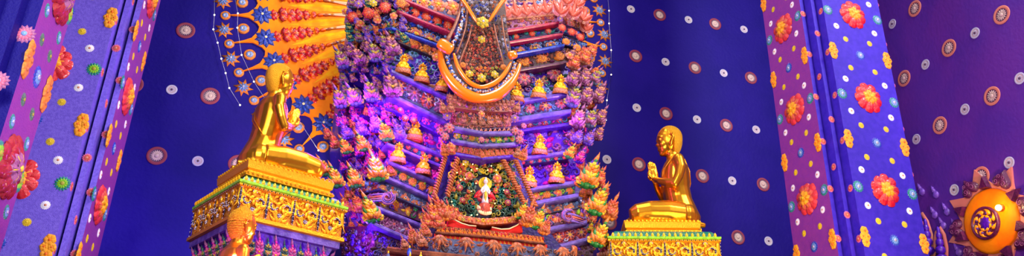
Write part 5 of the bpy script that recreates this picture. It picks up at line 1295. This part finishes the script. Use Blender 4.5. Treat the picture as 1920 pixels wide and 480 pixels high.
# ================================================================== LIGHT
def area(name, P, target, size, power, col):
    l = bpy.data.lights.new(name, 'AREA'); l.energy = power; l.size = size; l.color = col; o = bpy.data.objects.new(name, l); COL.objects.link(o)
    o.location = P; d = Vector(np.array(target)-np.array(P)); o.rotation_euler = d.to_track_quat('-Z', 'Y').to_euler(); return o
def spot(name, P, target, power, col, ang=60, blend=.6, r=.15):
    l = bpy.data.lights.new(name, 'SPOT'); l.energy = power; l.color = col; l.spot_size = radians(ang); l.spot_blend = blend; l.shadow_soft_size = r; o = bpy.data.objects.new(name, l); COL.objects.link(o)
    o.location = P; d = Vector(np.array(target)-np.array(P)); o.rotation_euler = d.to_track_quat('-Z', 'Y').to_euler(); return o
def point(name, P, power, col, r=.1):
    l = bpy.data.lights.new(name, 'POINT'); l.energy = power; l.color = col; l.shadow_soft_size = r; o = bpy.data.objects.new(name, l); COL.objects.link(o); o.location = P; return o
wd = bpy.data.worlds.new('world'); SC.world = wd; wd.use_nodes = True
bg = wd.node_tree.nodes['Background']; bg.inputs[0].default_value = (.42, .36, .62, 1); bg.inputs[1].default_value = .22
CT = AB(2.3, 9.3, 6)
area('hall_light', (-1.8, -2.0, 7.5), CT, 2.5, 680, (1, .93, .88))
area('hall_light', AB(8.6, 1.5, 13), CT, 2.4, 900, (1, .93, .9))
area('ceiling_light', AB(2.2, 6.5, 12.5), AB(2.2, 9.5, 5), 2.5, 350, (1, .9, .85))
# added warm fill on throne from low at the right, violet lights on the ledges
area('throne_fill', AB(5.6, 5.6, 2.6), AB(2.4, 9.4, 5.9), 1.2, 170, (1, .72, .45))
spot('pillar_spot', (2.2, .5, 3.2), AB(-2.6, 8.28, 4.9), 1900, (.95, .92, 1), 24)
spot('pillar_spot', (1.5, -.5, 2.2), AB(7.0, 7.57, 6.0), 800, (.95, .92, 1), 22)
spot('gold_spot', AB(1.0, 5.5, 9.5), AB(-.2, 8.2, 5.0), 500, (1, .88, .65), 40)
VI = (.38, .05, 1.)
for P, e_, c in ((PB(690, 215, 9.2), 22, VI), (PB(650, 170, 9.3), 16, VI), (PB(700, 290, 9.1), 20, (.6, .05, 1)), (PB(770, 200, 9.2), 10, VI), (PB(790, 280, 9.1), 12, (.6, .05, 1)), (PB(1020, 215, 9.0), 7, VI), (PB(1030, 300, 9.0), 14, (.55, .05, 1)), (PB(1085, 215, 9.0), 8, VI), (PB(560, 470, 7.2), 26, (.6, .1, 1)), (PB(672, 440, 9.3), 16, (.3, .05, 1)), (PB(420, 475, 7.2), 14, (.5, .1, 1))):
    point('violet_light', P, e_, c, .08)
spot('halo_spot', AB(1.0, 10.6, 4.2), AB(-.1, 12, 8.3), 420, (1, .8, .5), 75)
point('sun_hot_spot_light', (SM@np.array([SR*.62, SR*.18, .42, 1]))[:3], 9, (1, .6, .25), .05)  # added point light around the disc's hot spot
spot('wall_violet_light', AB(7.6, 3.5, 4.0), AB(9.7, 7, 7.5), 560, (.9, .28, .8), 80)
spot('wall_blue_light', AB(-1.2, 9.6, 3.6), AB(-1.5, 12, 6.5), 220, (.45, .25, 1), 90)
SC.view_settings.view_transform = 'Standard'; SC.view_settings.look = 'None'; SC.view_settings.gamma = 1; SC.view_settings.use_curve_mapping = False
SC.view_settings.exposure = .32
